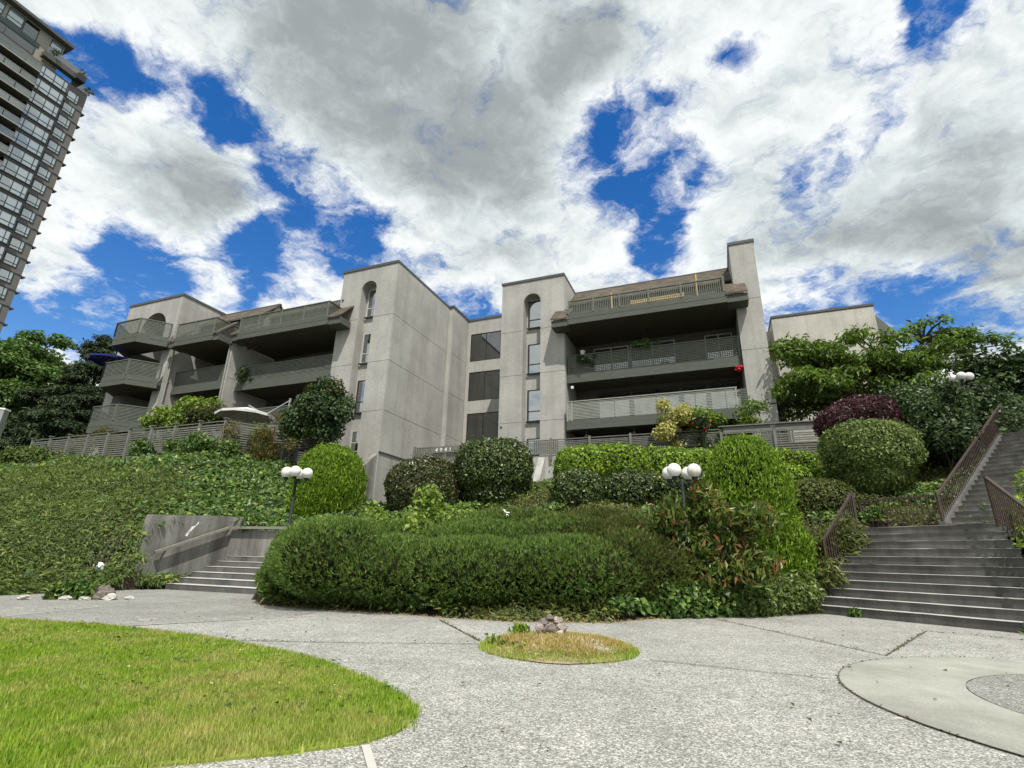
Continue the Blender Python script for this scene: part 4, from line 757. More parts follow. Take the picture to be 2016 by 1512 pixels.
# ------------------------------------------------------------------ patio things
def umbrella(name, label, X, Y, z, r, h, mat, n=8, tilt=(0, 0)):
    t = gthing(name, label, 'umbrella', X, Y, z); m = MB(); P = []
    for k in range(n): a = 2 * math.pi * k / n; P.append((X + r * math.cos(a), Y + r * math.sin(a), z + h - .45))
    ap = (X, Y, z + h); mid = []
    for k in range(n):
        a = (k + .5) * 2 * math.pi / n; mid.append((X + r * .90 * math.cos(a), Y + r * .90 * math.sin(a), z + h - .40))
    for k in range(n): m.add([ap, P[k], mid[k], P[(k + 1) % n]], [(0, 1, 2), (0, 2, 3)]); m.add([P[k], mid[k], (mid[k][0], mid[k][1], mid[k][2] - .12), (P[k][0], P[k][1], P[k][2] - .12)], [(0, 1, 2, 3)]); q = (k + 1) % n; m.add([mid[k], P[q], (P[q][0], P[q][1], P[q][2] - .12), (mid[k][0], mid[k][1], mid[k][2] - .12)], [(0, 1, 2, 3)])
    c = m.build('canopy', mat, t)
    for k in range(n): bar('rib', MT['steel'], (X, Y, z + h - .06), (P[k][0], P[k][1], P[k][2] + .01), .02, .02, t)
    return t
u = umbrella('patio_umbrella', 'open navy blue patio umbrella on the middle bay balcony of the end block', -36.3, 19.9, 11.2, 1.5, 1.95, MT['blue']); bar('pole', MT['slatw'], (-36.3, 19.9, 11.2), (-36.3, 19.9, 13.1), .04, .04, u)
u = umbrella('patio_umbrella', 'off-white cantilever patio umbrella above the left terrace fence', -22.5, 19.0, 5.6, 1.45, 2.55, MT['canvas'])
bar('mast', MT['steel'], (-20.3, 19.6, 5.3), (-20.3, 19.6, 8.6), .08, .08, u); bar('boom', MT['steel'], (-20.35, 19.55, 7.1), (-22.45, 19.0, 8.25), .05, .07, u); bar('strut', MT['steel'], (-20.3, 19.6, 8.5), (-21.5, 19.3, 7.75), .03, .05, u)
def pot(label, X, Y, z, r=.14, h=.24):
    t = gthing('flower_pot', label, 'flower pot', X, Y, z); m = MB(); m.tube([(X, Y, z), (X, Y, z + h * .8), (X, Y, z + h * .8), (X, Y, z + h)], [r * .7, r, r * 1.1, r * 1.1], 12); m.build('pot', MT['terra'], t); return t
pot('round white flower pot hung on the upper lattice balcony rail', -6.6, 27.0, 12.10)

# ------------------------------------------------------------------ plants
def plant(name, label, cat, x, y, z, group=None): return thing(name, label, cat, (x, y, z), 0, group, org=(x, y, z))
def clipped(name, label, parts, n, L, Wd, mat, z0, seed=1, rand=.8, tdir=None, rough=.05, cat='shrub', trunk=True, bias=None, core=.86, mats=None, deep=.12, trand=1.0, group=None):
    """clipped shrub: union of superellipsoids (cx,cy,cz,rx,ry,rz,p); leaves through the outer shell over a solid dark core added to block light"""
    c0 = parts[0]; t = plant(name, label, cat, c0[0], c0[1], z0, group); D, Fs = sphere_dirs(44, 26); areas = []; surf = []
    for i, (cx, cy, cz, rx, ry, rz, p) in enumerate(parts):
        r = shape_r(D, (rx, ry, rz), p) * (1 + rough * fnoise(D, 2.2, seed + i)); surf.append(r)
        V = D * (r * core)[:, None] + np.array([cx, cy, cz]); V[:, 2] = np.maximum(V[:, 2], z0 - .2)
        link('shade_core', mesh_np('shade_core', V - org_of(t), Fs, MT['core'], True), t); areas.append((rx * ry + ry * rz + rx * rz))
    areas = np.array(areas) / sum(areas); VF = []
    for i, (cx, cy, cz, rx, ry, rz, p) in enumerate(parts):
        k = int(n * areas[i]); d = unitv(rng.normal(0, 1, (k * 2, 3))); w = shape_r(d, (rx, ry, rz), p)
        nr = unitv(np.sign(d) * np.abs(d / np.array([rx, ry, rz])) ** (p - 1) / np.array([rx, ry, rz]))
        area = w ** 2 / np.maximum((d * nr).sum(1), .15); keep = rng.random(len(d)) < area / np.percentile(area, 92) ; d, w, nr = d[keep], w[keep], nr[keep]
        f = (1 + rough * fnoise(d, 2.2, seed + i)); q = d * (w * f)[:, None] + np.array([cx, cy, cz]); q += nr * (rng.random(len(d)) ** 1.5 * -deep + .02 + (rng.random(len(d)) < .05) * rng.exponential(.06, len(d)))[:, None]; q += unitv(q - np.array([cx, cy, cz])) * (.045 * fnoise(q, 4.0, seed + 9 + i))[:, None]
        ok = q[:, 2] > z0 - .05
        for j, (ax, ay, az, bx_, by_, bz_, pp) in enumerate(parts):
            if j != i: ok &= (np.abs((q - np.array([ax, ay, az])) / np.array([bx_, by_, bz_])) ** pp).sum(1) > .80
        q, nr = q[ok], nr[ok]
        VF.append(leaves(q, nr, L, Wd, rand, tdir if tdir is not None else None, trand))
        if bias is not None: pass
    put_leaves('foliage', joinVF(*VF), LM[mat], t)
    return t
tz = lambda x, y: float(terrain(np.array([x]), np.array([y]), False)[0])
clipped('ball_shrub', 'bronze tinted clipped ball shrub on the slope next to the wing wall', [(-3.05, 19, 3.25, 1.32, 1.25, 1.12, 2.5)], 15000, .085, .055, 'ballb', 1.9, 3, .8, group='clipped ball shrubs below the terrace wall')
clipped('ball_shrub', 'dark green glossy clipped ball shrub rising highest under the number fence', [(-.60, 19, 4.10, 1.40, 1.3, 1.02, 2.7), (-.5, 19.0, 3.2, 1.15, 1.1, .6, 2)], 17000, .085, .055, 'ball', 2.5, 5, .8, group='clipped ball shrubs below the terrace wall')
clipped('low_shrub', 'small dark olive mound at the foot of the raking buttress', [(1.0, 19.6, 3.2, .75, .6, .5, 2)], 4000, .07, .04, 'mugob', 2.8, 6)
clipped('cedar_shrub', 'bright green clipped cone-shaped cedar behind the left lamp post', [(-6.55, 19, 3.15, 1.22, 1.15, 1.55, 2.4)], 21000, .11, .035, 'cedar', 1.9, 9, .9, (0, 0, 1), .05, trand=.5)
clipped('cedar_shrub', 'large bright green egg-shaped cedar right of the lamp beside the wide steps', [(6.0, 13.2, 2.15, 1.0, 1.0, 1.95, 2.2), (6.22, 13.1, 1.15, .95, .95, 1.2, 2.2)], 36000, .10, .032, 'cedar', .15, 11, .9, (0, 0, 1), .05, trand=.5)
clipped('topiary_shrub', 'big pale green clipped topiary with bowl-shaped underside above the landing railing', [(11.55, 16.4, 4.55, 1.28, 1.15, .86, 2.8), (11.6, 16.4, 3.85, .95, .9, .75, 2)], 22000, .085, .048, 'top', 2.7, 13, .75)
clipped('purple_shrub', 'dark purple barberry bush behind the clipped topiary', [(13.0, 18.4, 6.1, 1.4, 1.0, .85, 2), (12.0, 18.4, 5.9, .8, .8, .7, 2)], 13000, .085, .05, 'purple', 4.3, 15, 1.0, None, .16, deep=.3)
clipped('hedge', 'long lime green azalea hedge in front of the terrace fence', [(2.6, 18.2, 4.0, 1.05, .8, .78, 2.4), (3.8, 18.3, 4.15, 1.2, .9, .72, 2.6), (5.3, 18.6, 4.15, 1.3, .9, .72, 2.6), (6.7, 18.8, 4.2, 1.1, .85, .70, 2.5)], 24000, .10, .06, 'azalea', 2.9, 17, .8, (0, 0, .8), .09, 'hedge', deep=.2)
clipped('hedge', 'low dark skirt of glossy shrubs beneath the lime azalea hedge', [(2.3, 17.3, 3.1, .9, .7, .75, 2), (4.2, 17.4, 3.2, 1.2, .7, .7, 2.2), (6.0, 17.6, 3.3, 1.2, .7, .7, 2.2)], 12000, .085, .055, 'ball', 2.3, 19, .85, None, .1, 'hedge')
clipped('hedge', 'clipped yellow-topped hedge between the egg cedar and the topiary', [(9.6, 18.6, 4.35, 1.5, .7, .55, 3.2), (9.2, 18.0, 3.6, 1.4, .8, .7, 2.4)], 12000, .09, .055, 'azalea', 3.0, 21, .8, (0, 0, .5), .06, 'hedge')
clipped('low_shrub', 'dark clipped mound right of the topiary near the upper railing', [(14.2, 18.0, 5.0, 1.3, 1.0, .7, 2.2)], 9000, .085, .055, 'ball', 3.8, 23)
clipped('low_shrub', 'grey green mound below the topiary behind the landing railing', [(9.6, 16.4, 2.85, 1.3, .9, .7, 2.0), (11.4, 16.2, 2.7, 1.5, .7, .45, 2)], 10000, .075, .04, 'mugob', 2.0, 25, .9)
# big mugo pine mass
mug = [(-3.45, 11.0, .92, 1.25, 1.15, .78, 2.0), (-2.3, 10.85, .72, 1.4, 1.15, .62, 2.0), (-.7, 10.6, .74, 1.6, 1.15, .62, 2.0), (1.0, 10.7, .76, 1.6, 1.15, .66, 2.0), (2.5, 11.25, .86, 1.3, 1.0, .74, 2.0), (-4.55, 11.75, .5, .7, .7, .5, 2.0),
       (-2.6, 12.2, 1.12, 1.6, 1.2, .60, 2.0), (-.6, 12.0, 1.12, 1.8, 1.3, .62, 2.0), (1.4, 12.1, 1.18, 1.8, 1.3, .72, 2.0), (2.9, 12.4, 1.2, 1.15, 1.1, .76, 2.0), (.3, 13.4, 1.5, 2.3, 1.2, .60, 2.0), (2.4, 13.8, 1.65, 1.7, 1.1, .60, 2.0)]
def needles(P, Nn, L, k=3, Wd=.012):
    n = len(P); out = []; ax = unitv(unitv(Nn) * .8 + np.array([0, 0, .75]) + rng.normal(0, .25, (n, 3)))
    for i in range(k):
        d = unitv(ax + rng.normal(0, .38, (n, 3))); s = unitv(np.cross(d, rng.normal(0, 1, (n, 3)))); l = (L * rng.uniform(.55, 1.2, n))[:, None]
        V = np.stack([P - s * Wd * .5, P + s * Wd * .5, P + d * l], 1).reshape(-1, 3); out.append((V, np.arange(3 * n).reshape(-1, 3)))
    return joinVF(*out)
def needle_shrub(name, label, parts, n, L, z0, split=None, mats=('mugo', 'mugob'), seed=2, k=3, W_=.014, rough=.10):
    t = plant(name, label, 'shrub', parts[0][0], parts[0][1], z0); D, Fs = sphere_dirs(44, 26); ar = np.array([a[3] * a[4] + a[4] * a[5] + a[3] * a[5] for a in parts]); ar = ar / ar.sum(); allq = []; alln = []
    for i, (cx, cy, cz, rx, ry, rz, p) in enumerate(parts):
        V = D * (shape_r(D, (rx, ry, rz), p) * (1 + rough * fnoise(D, 2.0, seed + i)) * .80)[:, None] + np.array([cx, cy, cz]); V[:, 2] = np.maximum(V[:, 2], z0 - .1)
        link('shade_core', mesh_np('shade_core', V - org_of(t), Fs, MT['core'], True), t)  # added dark body behind the needles, stops light passing through
        kk = int(n * ar[i]); d = unitv(rng.normal(0, 1, (kk, 3))); w = shape_r(d, (rx, ry, rz), p); nr = unitv(np.sign(d) * np.abs(d / np.array([rx, ry, rz])) ** (p - 1) / np.array([rx, ry, rz]))
        q = d * (w * (1 + rough * fnoise(d, 2.0, seed + i)))[:, None] + np.array([cx, cy, cz]) + nr * (-.22 * rng.random(kk)[:, None] ** 1.6); ok = q[:, 2] > z0 + .02
        for j, (ax, ay, az, b1x, b1y, b1z, pp) in enumerate(parts):
            if j != i: ok &= (np.abs((q - np.array([ax, ay, az])) / np.array([b1x, b1y, b1z])) ** pp).sum(1) > .82
        allq.append(q[ok]); alln.append(nr[ok])
    q = np.concatenate(allq); nr = np.concatenate(alln)
    sel = np.zeros(len(q), bool) if split is None else (split(q) + rng.normal(0, .35, len(q)) > 0)
    for s_, mt in ((~sel, mats[0]), (sel, mats[1])):
        if s_.any(): put_leaves('foliage', needles(q[s_], nr[s_], L, k, W_), LM[mt], t)
    return t
needle_shrub('mugo_pine', 'huge spreading dark green mugo pine mound in the middle of the plaza edge', mug, 84000, .105, .02, lambda q: (q[:, 0] - 1.2) * .5 + (q[:, 1] - 11.5) * .35, k=5, W_=.016)

# ground cover on the slopes
def scatter_hill(n, fn, xr, yr):
    x = rng.uniform(*xr, n); y = rng.uniform(*yr, n); ok = fn(x, y); x, y = x[ok], y[ok]; z = terrain(x, y); ok = z > 0.0; x, y, z = x[ok], y[ok], z[ok]
    e = .2; nx_ = -(terrain(x + e, y, False) - terrain(x - e, y, False)) / (2 * e); ny_ = -(terrain(x, y + e, False) - terrain(x, y - e, False)) / (2 * e)
    return np.c_[x, y, z], unitv(np.c_[nx_, ny_, np.ones(len(x))])
def lumps(P): return fnoise(P, .8, 40) * .24 + fnoise(P, 2.4, 41) * .13
toX = lambda x, y: x * EX[0] + y * EX[1]
toY = lambda x, y: x * EY[0] + y * EY[1]
def left_hill(x, y):
    X, Y = toX(x, y), toY(x, y); return (X < -14.3) & (Y < 17.6 + np.maximum(0, X + 21) * 2.6) & (Y > -6) & (Y < 22.5) & (x > -40) | ((X > -17) & (X < -9.2) & (Y > 13.2) & (Y < 24.8))
def mid_hill(x, y):
    X, Y = toX(x, y), toY(x, y); return (X >= -16) & (Y < 25.2) & ((Y > 8.5) | (x > 9.5)) & (x < 26) & ((X > -10.2) | (Y > 13.3))
dist_p = lambda P: np.hypot(P[:, 0], P[:, 1])
def ivy_zone(P):
    X, Y = toX(P[:, 0], P[:, 1]), toY(P[:, 0], P[:, 1]); return (Y - 12.6) * .42 + (X + 24) * .03 + fnoise(P, .5, 50) * 1.2 - .35 + rng.normal(0, .45, len(P))
P1, N1 = scatter_hill(1000000, left_hill, (-40, -4), (-4, 29)); P1[:, 2] += np.maximum(lumps(P1) + .08, .02) * np.clip(P1[:, 2] * 1.2 + .25, 0, 1)
iv = ivy_zone(P1) > 0
def dens_keep(P, base): return rng.random(len(P)) < np.clip(base * (17 / np.maximum(dist_p(P), 6)) ** 1.2, 0, 1)
kj = ~iv & dens_keep(P1, 1.0); Pj, Nj = P1[kj], N1[kj]
down = np.c_[Nj[:, 0], Nj[:, 1], np.zeros(len(Nj))] * 2.0 + np.array([.5, -.2, 0])
g = put_leaves('juniper_ground_cover', joinVF(tri_leaves(Pj, Nj + np.array([0, 0, .3]), .20, .036, .9, down, .9), tri_leaves(Pj + rng.normal(0, .05, Pj.shape), Nj, .16, .032, 1.2, down + np.array([0, 0, .5]), 1.0)), LM['juni'], None); tagit(g, 'feathery olive juniper spreading over the left slope', 'ground cover', kind='stuff')
ki = iv & dens_keep(P1, .75); Pi, Ni = P1[ki], N1[ki]; sp = rng.choice(len(Pj), min(14000, len(Pj)), False)
g2 = put_leaves('juniper_sprays', tri_leaves(Pj[sp] + np.array([0, 0, .06]), Nj[sp] + np.array([0, 0, .6]), .30, .032, .5, down[sp], .6), LM['juni'], None); tagit(g2, 'long arching juniper sprays on the left slope', 'ground cover', kind='stuff')
g = put_leaves('ivy_ground_cover', leaves(Pi + Ni * rng.uniform(.0, .16, len(Pi))[:, None], Ni + np.array([.1, -.5, .4]), .135, .105, .9), LM['ivy'], None); tagit(g, 'green ivy covering the upper part of the left slope', 'ground cover', kind='stuff')
P2, N2 = scatter_hill(560000, mid_hill, (-8, 22), (5, 29)); P2[:, 2] += np.maximum(lumps(P2) * .8 + .08, .02)
mixv = fnoise(P2, .7, 60) + (P2[:, 0] < 0) * .25 - .1
kj = (mixv < 0.25) & dens_keep(P2, 1.0); ki = (mixv >= .10) & dens_keep(P2, .8)
g = put_leaves('juniper_ground_cover', tri_leaves(P2[kj], N2[kj] + np.array([0, -.2, .3]), .16, .034, 1.0, np.c_[N2[kj][:, 0], N2[kj][:, 1] - .5, np.full(kj.sum(), .3)], .9), LM['mugob'], None); tagit(g, 'olive juniper between the ball shrubs and the pine mound', 'ground cover', kind='stuff')
g = put_leaves('ivy_ground_cover', leaves(P2[ki] + N2[ki] * rng.uniform(.02, .2, ki.sum())[:, None], N2[ki] + np.array([0, -.6, .3]), .105, .08, .9), LM['ivy'], None); tagit(g, 'ivy growing on the middle and right slopes beside the steps', 'ground cover', kind='stuff')

def bushy(name, label, cat, blobs_, n, L, Wd, mat, z0, rand=1.1, tdir=None, trand=1.0, stems=True, group=None, flat_=1.0, mat2=None, f2=.0):
    """loose shrub: leaf clumps (cx,cy,cz,r) gathered round stems"""
    x0, y0 = blobs_[0][0], blobs_[0][1]; t = plant(name, label, cat, x0, y0, z0, group); tot = sum(b[3] ** 2 for b in blobs_); VF = []; V2 = []
    for b in blobs_:
        k = int(n * b[3] ** 2 / tot); d = unitv(rng.normal(0, 1, (k, 3))); r = b[3] * rng.random(k)[:, None] ** .45 * (1 + .22 * fnoise(d, 2.5, int(abs(b[0]) * 100) % 97)[:, None])
        q = np.array(b[:3]) + d * r * np.array([1, 1, flat_]); ok = q[:, 2] > z0 - .05; v = leaves(q[ok], d[ok] + np.array([0, -.2, .5]), L, Wd, rand, tdir, trand); VF.append(v)
    put_leaves('foliage', joinVF(*VF), LM[mat], t)
    if stems:
        m = MB()
        for b in blobs_[::4]: m.tube([(x0 + random.uniform(-.15, .15), y0, z0 - .2), ((x0 + b[0]) / 2, (y0 + b[1]) / 2, (z0 + b[2]) / 2 + .1), (b[0], b[1], b[2])], [.016, .012, .006], 5)
        m.build('stems', MT['bark'], t)
    return t
def rb(c, n, sp, r, seed=0):
    q = np.random.default_rng(seed); return [(c[0] + q.normal(0, sp[0]), c[1] + q.normal(0, sp[1]), c[2] + q.normal(0, sp[2]), r * q.uniform(.7, 1.25)) for _ in range(n)]
bushy('rhododendron', 'rhododendron with russet new leaves around the central globe lamp', 'shrub', rb((4.2, 11.25, 1.65), 22, (.42, .22, .33), .34, 3) + rb((4.35, 11.1, .95), 14, (.42, .2, .28), .32, 4), 12000, .16, .055, 'redtip', .05, .9, (0, -.1, .9), .8, stems=False)
bushy('round_tree', 'dense dark green round maple beside the left arched tower', 'tree', rb((-9.35, 25.3, 7.95), 18, (.95, .6, .42), .72, 7), 17000, .13, .09, 'dark', 4.9, 1.0, (0, 0, -.5))
bushy('maple_foliage_shrub', 'bronze tipped upper shoots leaning over the dark round maple', 'shrub', rb((-9.5, 24.9, 8.55), 7, (.9, .4, .25), .45, 71), 3000, .12, .08, 'maple', 5.2, 1.0, (0, 0, -.5))
bushy('hydrangea_shrub', 'broad leafy light green shrub behind the left fence below the end balconies', 'shrub', rb((-17.6, 27.5, 8.05), 14, (1.0, .4, .38), .66, 9), 9000, .17, .12, 'vine', 5.3, .9, (0, 0, -.3))
bushy('bronze_shrub', 'bronze green shrub next to the leafy shrub behind the fence', 'shrub', rb((-15.9, 27.2, 7.9), 9, (.7, .4, .35), .55, 10), 5200, .12, .07, 'maple', 5.3, 1.0)
bushy('low_shrub', 'light green low bush on the terrace below the white umbrella', 'shrub', rb((-11.2, 25.6, 6.95), 6, (.8, .3, .2), .5, 12), 3600, .12, .08, 'vine', 5.3, .9)
bushy('weeds', 'tall rusty weeds growing against the left fence', 'weeds', rb((-12.0, 24.2, 5.9), 16, (.9, .4, .40), .42, 14), 6000, .16, .03, 'weed', 4.6, 1.2, (0, 0, 1), .5)
bushy('weeds', 'green climbing weeds on the slope just below the fence corner', 'weeds', rb((-15.0, 23.6, 5.25), 12, (1.2, .4, .3), .45, 16), 6000, .13, .08, 'ivy', 4.4, 1.0)
bushy('low_shrub', 'olive round bush at the left end of the slope below the fence posts', 'shrub', rb((-25.9, 27.8, 5.35), 10, (.9, .5, .15), .75, 18), 7000, .15, .09, 'juni', 4.2, 1.0)
bushy('low_shrub', 'dark leafy bush at the far left end of the slope below the trees', 'shrub', rb((-28.4, 26.8, 5.1), 8, (.7, .5, .2), .8, 19), 6000, .15, .1, 'dark', 4.0, 1.0)
bushy('low_shrub', 'rust and yellow heather bush behind the capped fence posts', 'shrub', rb((-23.5, 30.0, 6.9), 9, (1.6, .4, .25), .6, 20), 5000, .14, .05, 'weed', 5.3, 1.0)
bushy('azalea_shrub', 'cream and yellow flowering azalea leaning over the terrace fence', 'shrub', rb((7.45, 23.7, 7.15), 13, (.38, .25, .42), .36, 22), 4200, .11, .08, 'yellow', 5.6, .9, (0, 0, .6))
bushy('light_green_tree', 'small tree with flat light green branches in front of the right pier', 'tree', rb((10.3, 24.4, 7.45), 15, (1.05, .4, .22), .5, 24) + rb((11.6, 24.4, 7.85), 6, (.6, .3, .12), .42, 25), 8000, .13, .07, 'vine', 5.4, .9, (0, 0, -.2), flat_=.6)
t = bushy('rose_shrub', 'dark leafed shrub with a red bloom beside the taller fence', 'shrub', rb((9.35, 23.7, 6.7), 7, (.3, .2, .4), .34, 26), 2600, .10, .07, 'dark', 5.5, 1.0)
D_, F_ = sphere_dirs(10, 8)
for k in range(14):
    c = np.array([8.9, 23.45, 7.15]) + rng.normal(0, (.17, .1, .1)); link('bloom', mesh_np('bloom', D_ * .085 + c - org_of(t), F_, MT['red'], True), t)
bushy('vine', 'bright green vines spilling over the right iron railing', 'vine', rb(SW(3.35, 3.2, 2.2), 10, (.25, .4, .25), .42, 28) + rb(SW(3.85, 2.0, 1.75), 12, (.3, .4, .35), .45, 29) + rb(SW(4.4, 1.0, 1.1), 8, (.3, .35, .3), .45, 30), 12000, .11, .05, 'vine', .2, 1.0, (0, 0, -.4))
bushy('ivy_clump', 'olive spiky shrub hugging the left edge of the wide steps', 'shrub', rb(SW(-.42, 1.7, 1.25), 10, (.16, .25, .25), .36, 31) + rb(SW(-.38, .8, .6), 7, (.14, .25, .15), .32, 32), 9000, .15, .035, 'mugob', .0, 1.0, (.4, -.5, -.1), .6)
bushy('cotoneaster', 'grey green creeping shrub at the foot of the egg cedar beside the bottom step', 'shrub', [(4.6 + .36 * i, 11.35 + .17 * i, .22 + .05 * i, .46) for i in range(6)], 12000, .075, .04, 'top', .0, 1.0, (.3, -.6, .2))
bushy('ivy_clump', 'dark ivy tangle under the rhododendron at the pavement edge', 'shrub', [(3.0 + .4 * i, 10.75 + .16 * i, .30, .45) for i in range(6)], 8000, .09, .075, 'ivy', .0, 1.0, (0, -.5, -.4))
bushy('snowberry', 'light green snowberry shoots on top of the pine mound at left', 'shrub', rb((-3.6, 12.4, 1.35), 14, (.8, .4, .22), .36, 33), 3800, .10, .065, 'vine', .5, 1.0, (0, 0, .4))
bushy('snowberry', 'pale leafy shoots between the pine mound and the bronze ball shrub', 'shrub', rb((-2.1, 14.6, 1.75), 16, (1.1, .5, .25), .42, 34), 5200, .11, .075, 'vine', .8, 1.0, (0, 0, .4))
bushy('ivy_clump', 'fresh green ivy trailing down the corner of the left retaining wall', 'ivy', rb(LW(-14.2, 13.2, 1.75), 5, (.35, .2, .15), .28, 35), 1600, .10, .08, 'ivy', 1.0, 1.0, (0, -.5, -.5))
# white bindweed flowers on the mound
for i, (x, y, z) in enumerate([(-.05, 12.2, 1.98)]):
    t = plant('white_bloom', 'white rose bloom standing out on top of the pine mound', 'flower', x, y, z)
    for k in range(7):
        c = np.array([rng.normal(0, .045), rng.normal(0, .03), rng.normal(0, .025)]); link('petal', mesh_np('petal', D_ * np.array([.03, .025, .018]) + c, F_, MT['white'], True), t)

# ------------------------------------------------------------------ trees
def tree(name, label, x, y, z0, trunk, clumps, n, L, Wd, mat, rand=1.0, tdir=None, trand=1.0, flat_=.6, group=None, tr=.28, droop=0):
    t = plant(name, label, 'tree', x, y, z0, group); m = MB(); top = Vector(trunk[-1]); N_ = len(trunk)
    m.tube([(x, y, z0 - .3)] + [tuple(p) for p in trunk], [tr * (1 - .75 * i / N_) for i in range(N_ + 1)], 9)
    path = [Vector((x, y, z0))] + [Vector(p) for p in trunk]
    for i, c in enumerate(clumps):
        cv = Vector(c[:3]); k = min(range(len(path)), key=lambda j: (path[j] - cv).length + (3.0 if path[j].z > cv.z else 0)); s = path[k]; md = (s + cv) / 2 + Vector((0, 0, .12 * (cv - s).length))
        m.tube([tuple(s), tuple(md), tuple(cv)], [tr * .30, tr * .17, .015], 5)
    m.build('trunk', MT['bark'], t)
    tot = sum(c[3] ** 2 for c in clumps); VF = []
    for c in clumps:
        k = int(n * c[3] ** 2 / tot); d = unitv(rng.normal(0, 1, (k, 3))); q = np.array(c[:3]) + d * (c[3] * rng.random(k)[:, None] ** .5) * np.array([1, 1, flat_]) * (1 + .25 * fnoise(d, 2.2, int(abs(c[0] * 37 + c[2] * 11)) % 89))[:, None]
        VF.append(leaves(q, np.c_[d[:, :2] * .5, np.abs(d[:, 2:]) + .4], L, Wd, rand, tdir, trand))
    put_leaves('crown', joinVF(*VF), LM[mat], t); return t
def crown(c, rad, n, r, seed, shell=.55):
    q = np.random.default_rng(seed); d = unitv(q.normal(0, 1, (n, 3))); rr = q.uniform(shell, 1, (n, 1)); P_ = np.array(c) + d * rr * np.array(rad); return [(p[0], p[1], p[2], r * q.uniform(.65, 1.3)) for p in P_]
tree('leafy_tree', 'tall bright leafy tree at the far left edge behind the slope', -45.5, 46, 5, [(-45.4, 46, 10), (-45.8, 46, 15), (-45.5, 46, 18)], crown((-45.5, 46, 13.8), (4.9, 4, 6.3), 60, 1.7, 41, .35) + [(-43.2, 46, 19.6, 1.1), (-46.0, 46, 20.0, 1.2)], 80000, .30, .21, 'tree', 1.0, (0, 0, -.3))
tree('leafy_tree', 'lower dark leafy tree between the bright tree and the end block', -37.0, 48, 5, [(-37, 48, 9), (-37, 48, 12)], crown((-37.5, 48, 9.5), (4.5, 3, 3.8), 34, 1.7, 43, .3), 36000, .32, .22, 'dark', 1.0, (0, 0, -.3))
def cone_crown(x, y, z0, z1, r, n, cr, seed):
    q = np.random.default_rng(seed); out = []
    for _ in range(n):
        f = 1 - q.random() ** .8; a = q.uniform(0, 6.28); rr = r * (1 - f) ** .8 * q.uniform(.45, 1.05) + .15; out.append((x + rr * math.cos(a), y + rr * math.sin(a), z0 + (z1 - z0) * f - rr * .15, cr * (1 - .5 * f) * q.uniform(.7, 1.25)))
    return out
tree('fir_tree', 'dark conical fir tree left of the end block', -37.4, 44, 5, [(-37.4, 44, 11), (-37.2, 44, 18.5)], cone_crown(-37.6, 44, 8.0, 19.6, 4.3, 150, 1.2, 45), 80000, .34, .085, 'conif', .8, (0, 0, -.5), .9, .42)
tree('fir_tree', 'smaller dark fir tree in front of the bright leafy tree', -41.0, 43, 5, [(-41, 43, 9), (-41, 43, 13.5)], cone_crown(-41, 43, 5.5, 14.5, 3.4, 80, 1.1, 46), 46000, .34, .085, 'conif', .8, (0, 0, -.5), .9, .42)
# cherry tree with tiered branches at right
q_ = np.random.default_rng(51); ccl = []
for (cx, cz, wx, k) in ((13.4, 9.2, 1.4, 18), (16.0, 10.3, 1.9, 30), (18.4, 10.0, 1.7, 26), (15.6, 8.7, 2.4, 20), (13.2, 10.8, .3, 3), (14.8, 10.9, .9, 8)):
    ccl += [(cx + q_.normal(0, wx * .5), 23.2 + q_.normal(0, 1.1), cz + q_.normal(0, .45), q_.uniform(.5, .95)) for _ in range(k)]
ccl += [(18.2 + .45 * i + q_.normal(0, .2), 23.4 + q_.normal(0, .5), 10.6 + .10 * i + q_.normal(0, .25), q_.uniform(.45, .75)) for i in range(11)] + [(19.0 + .36 * i + q_.normal(0, .12), 23.0 + q_.normal(0, .4), 11.6 + .75 * math.sin(i * .55) * (i < 6) + (.35 - .10 * (i - 6)) * (i >= 6) + q_.normal(0, .12), q_.uniform(.30, .52)) for i in range(14)] + [(20.5 + q_.normal(0, .9), 23.2, 10.3 + q_.normal(0, .3), .6) for i in range(6)]
tree('cherry_tree', 'wide cherry tree with tiered branches in front of the right wing', 17.6, 23.6, 5.4, [(17.4, 23.5, 6.6), (17.0, 23.4, 7.6), (18.6, 23.4, 9.2), (20.0, 23.2, 11.4)], ccl, 29000, .24, .09, 'cherry', .9, (0, 0, -.8), .9, .52, tr=.34)
tree('dark_tree', 'dark spreading tree in shade at the right edge behind the upper steps', 22.6, 22.5, 5.5, [(22.5, 22.5, 7), (22.3, 22.5, 8.5)], crown((22.5, 22.2, 8.4), (4.2, 2.0, 1.7), 34, 1.1, 53, .3) + crown((24.5, 24, 9.4), (3.5, 2, 1.2), 16, 1.0, 54), 21000, .24, .13, 'dark', 1.0, (0, 0, -.5))
bushy('dark_shrub', 'tall dark green shrub beside the upper railing below the grey lamp', 'shrub', rb((15.9, 18.6, 5.6), 16, (1.0, .7, .65), .85, 55), 15000, .13, .09, 'dark', 4.0, 1.0)
bushy('dark_shrub', 'dark green shrub hiding the foot of the grey lamp by the upper railing', 'shrub', rb((14.2, 16.5, 5.3), 14, (.45, .3, .45), .5, 62), 9000, .13, .08, 'dark', 4.0, 1.0)
bushy('dark_shrub', 'dark green hedge behind the last steps at the right edge', 'shrub', rb((19.8, 19.6, 6.2), 12, (1.5, .6, .55), .9, 57), 12000, .14, .09, 'dark', 4.6, 1.0)
bushy('low_shrub', 'green bush behind the terrace fence at the foot of the pale block', 'shrub', rb((13.0, 25.5, 7.0), 10, (1.0, .4, .25), .55, 58), 5000, .13, .07, 'vine', 5.4, 1.0)
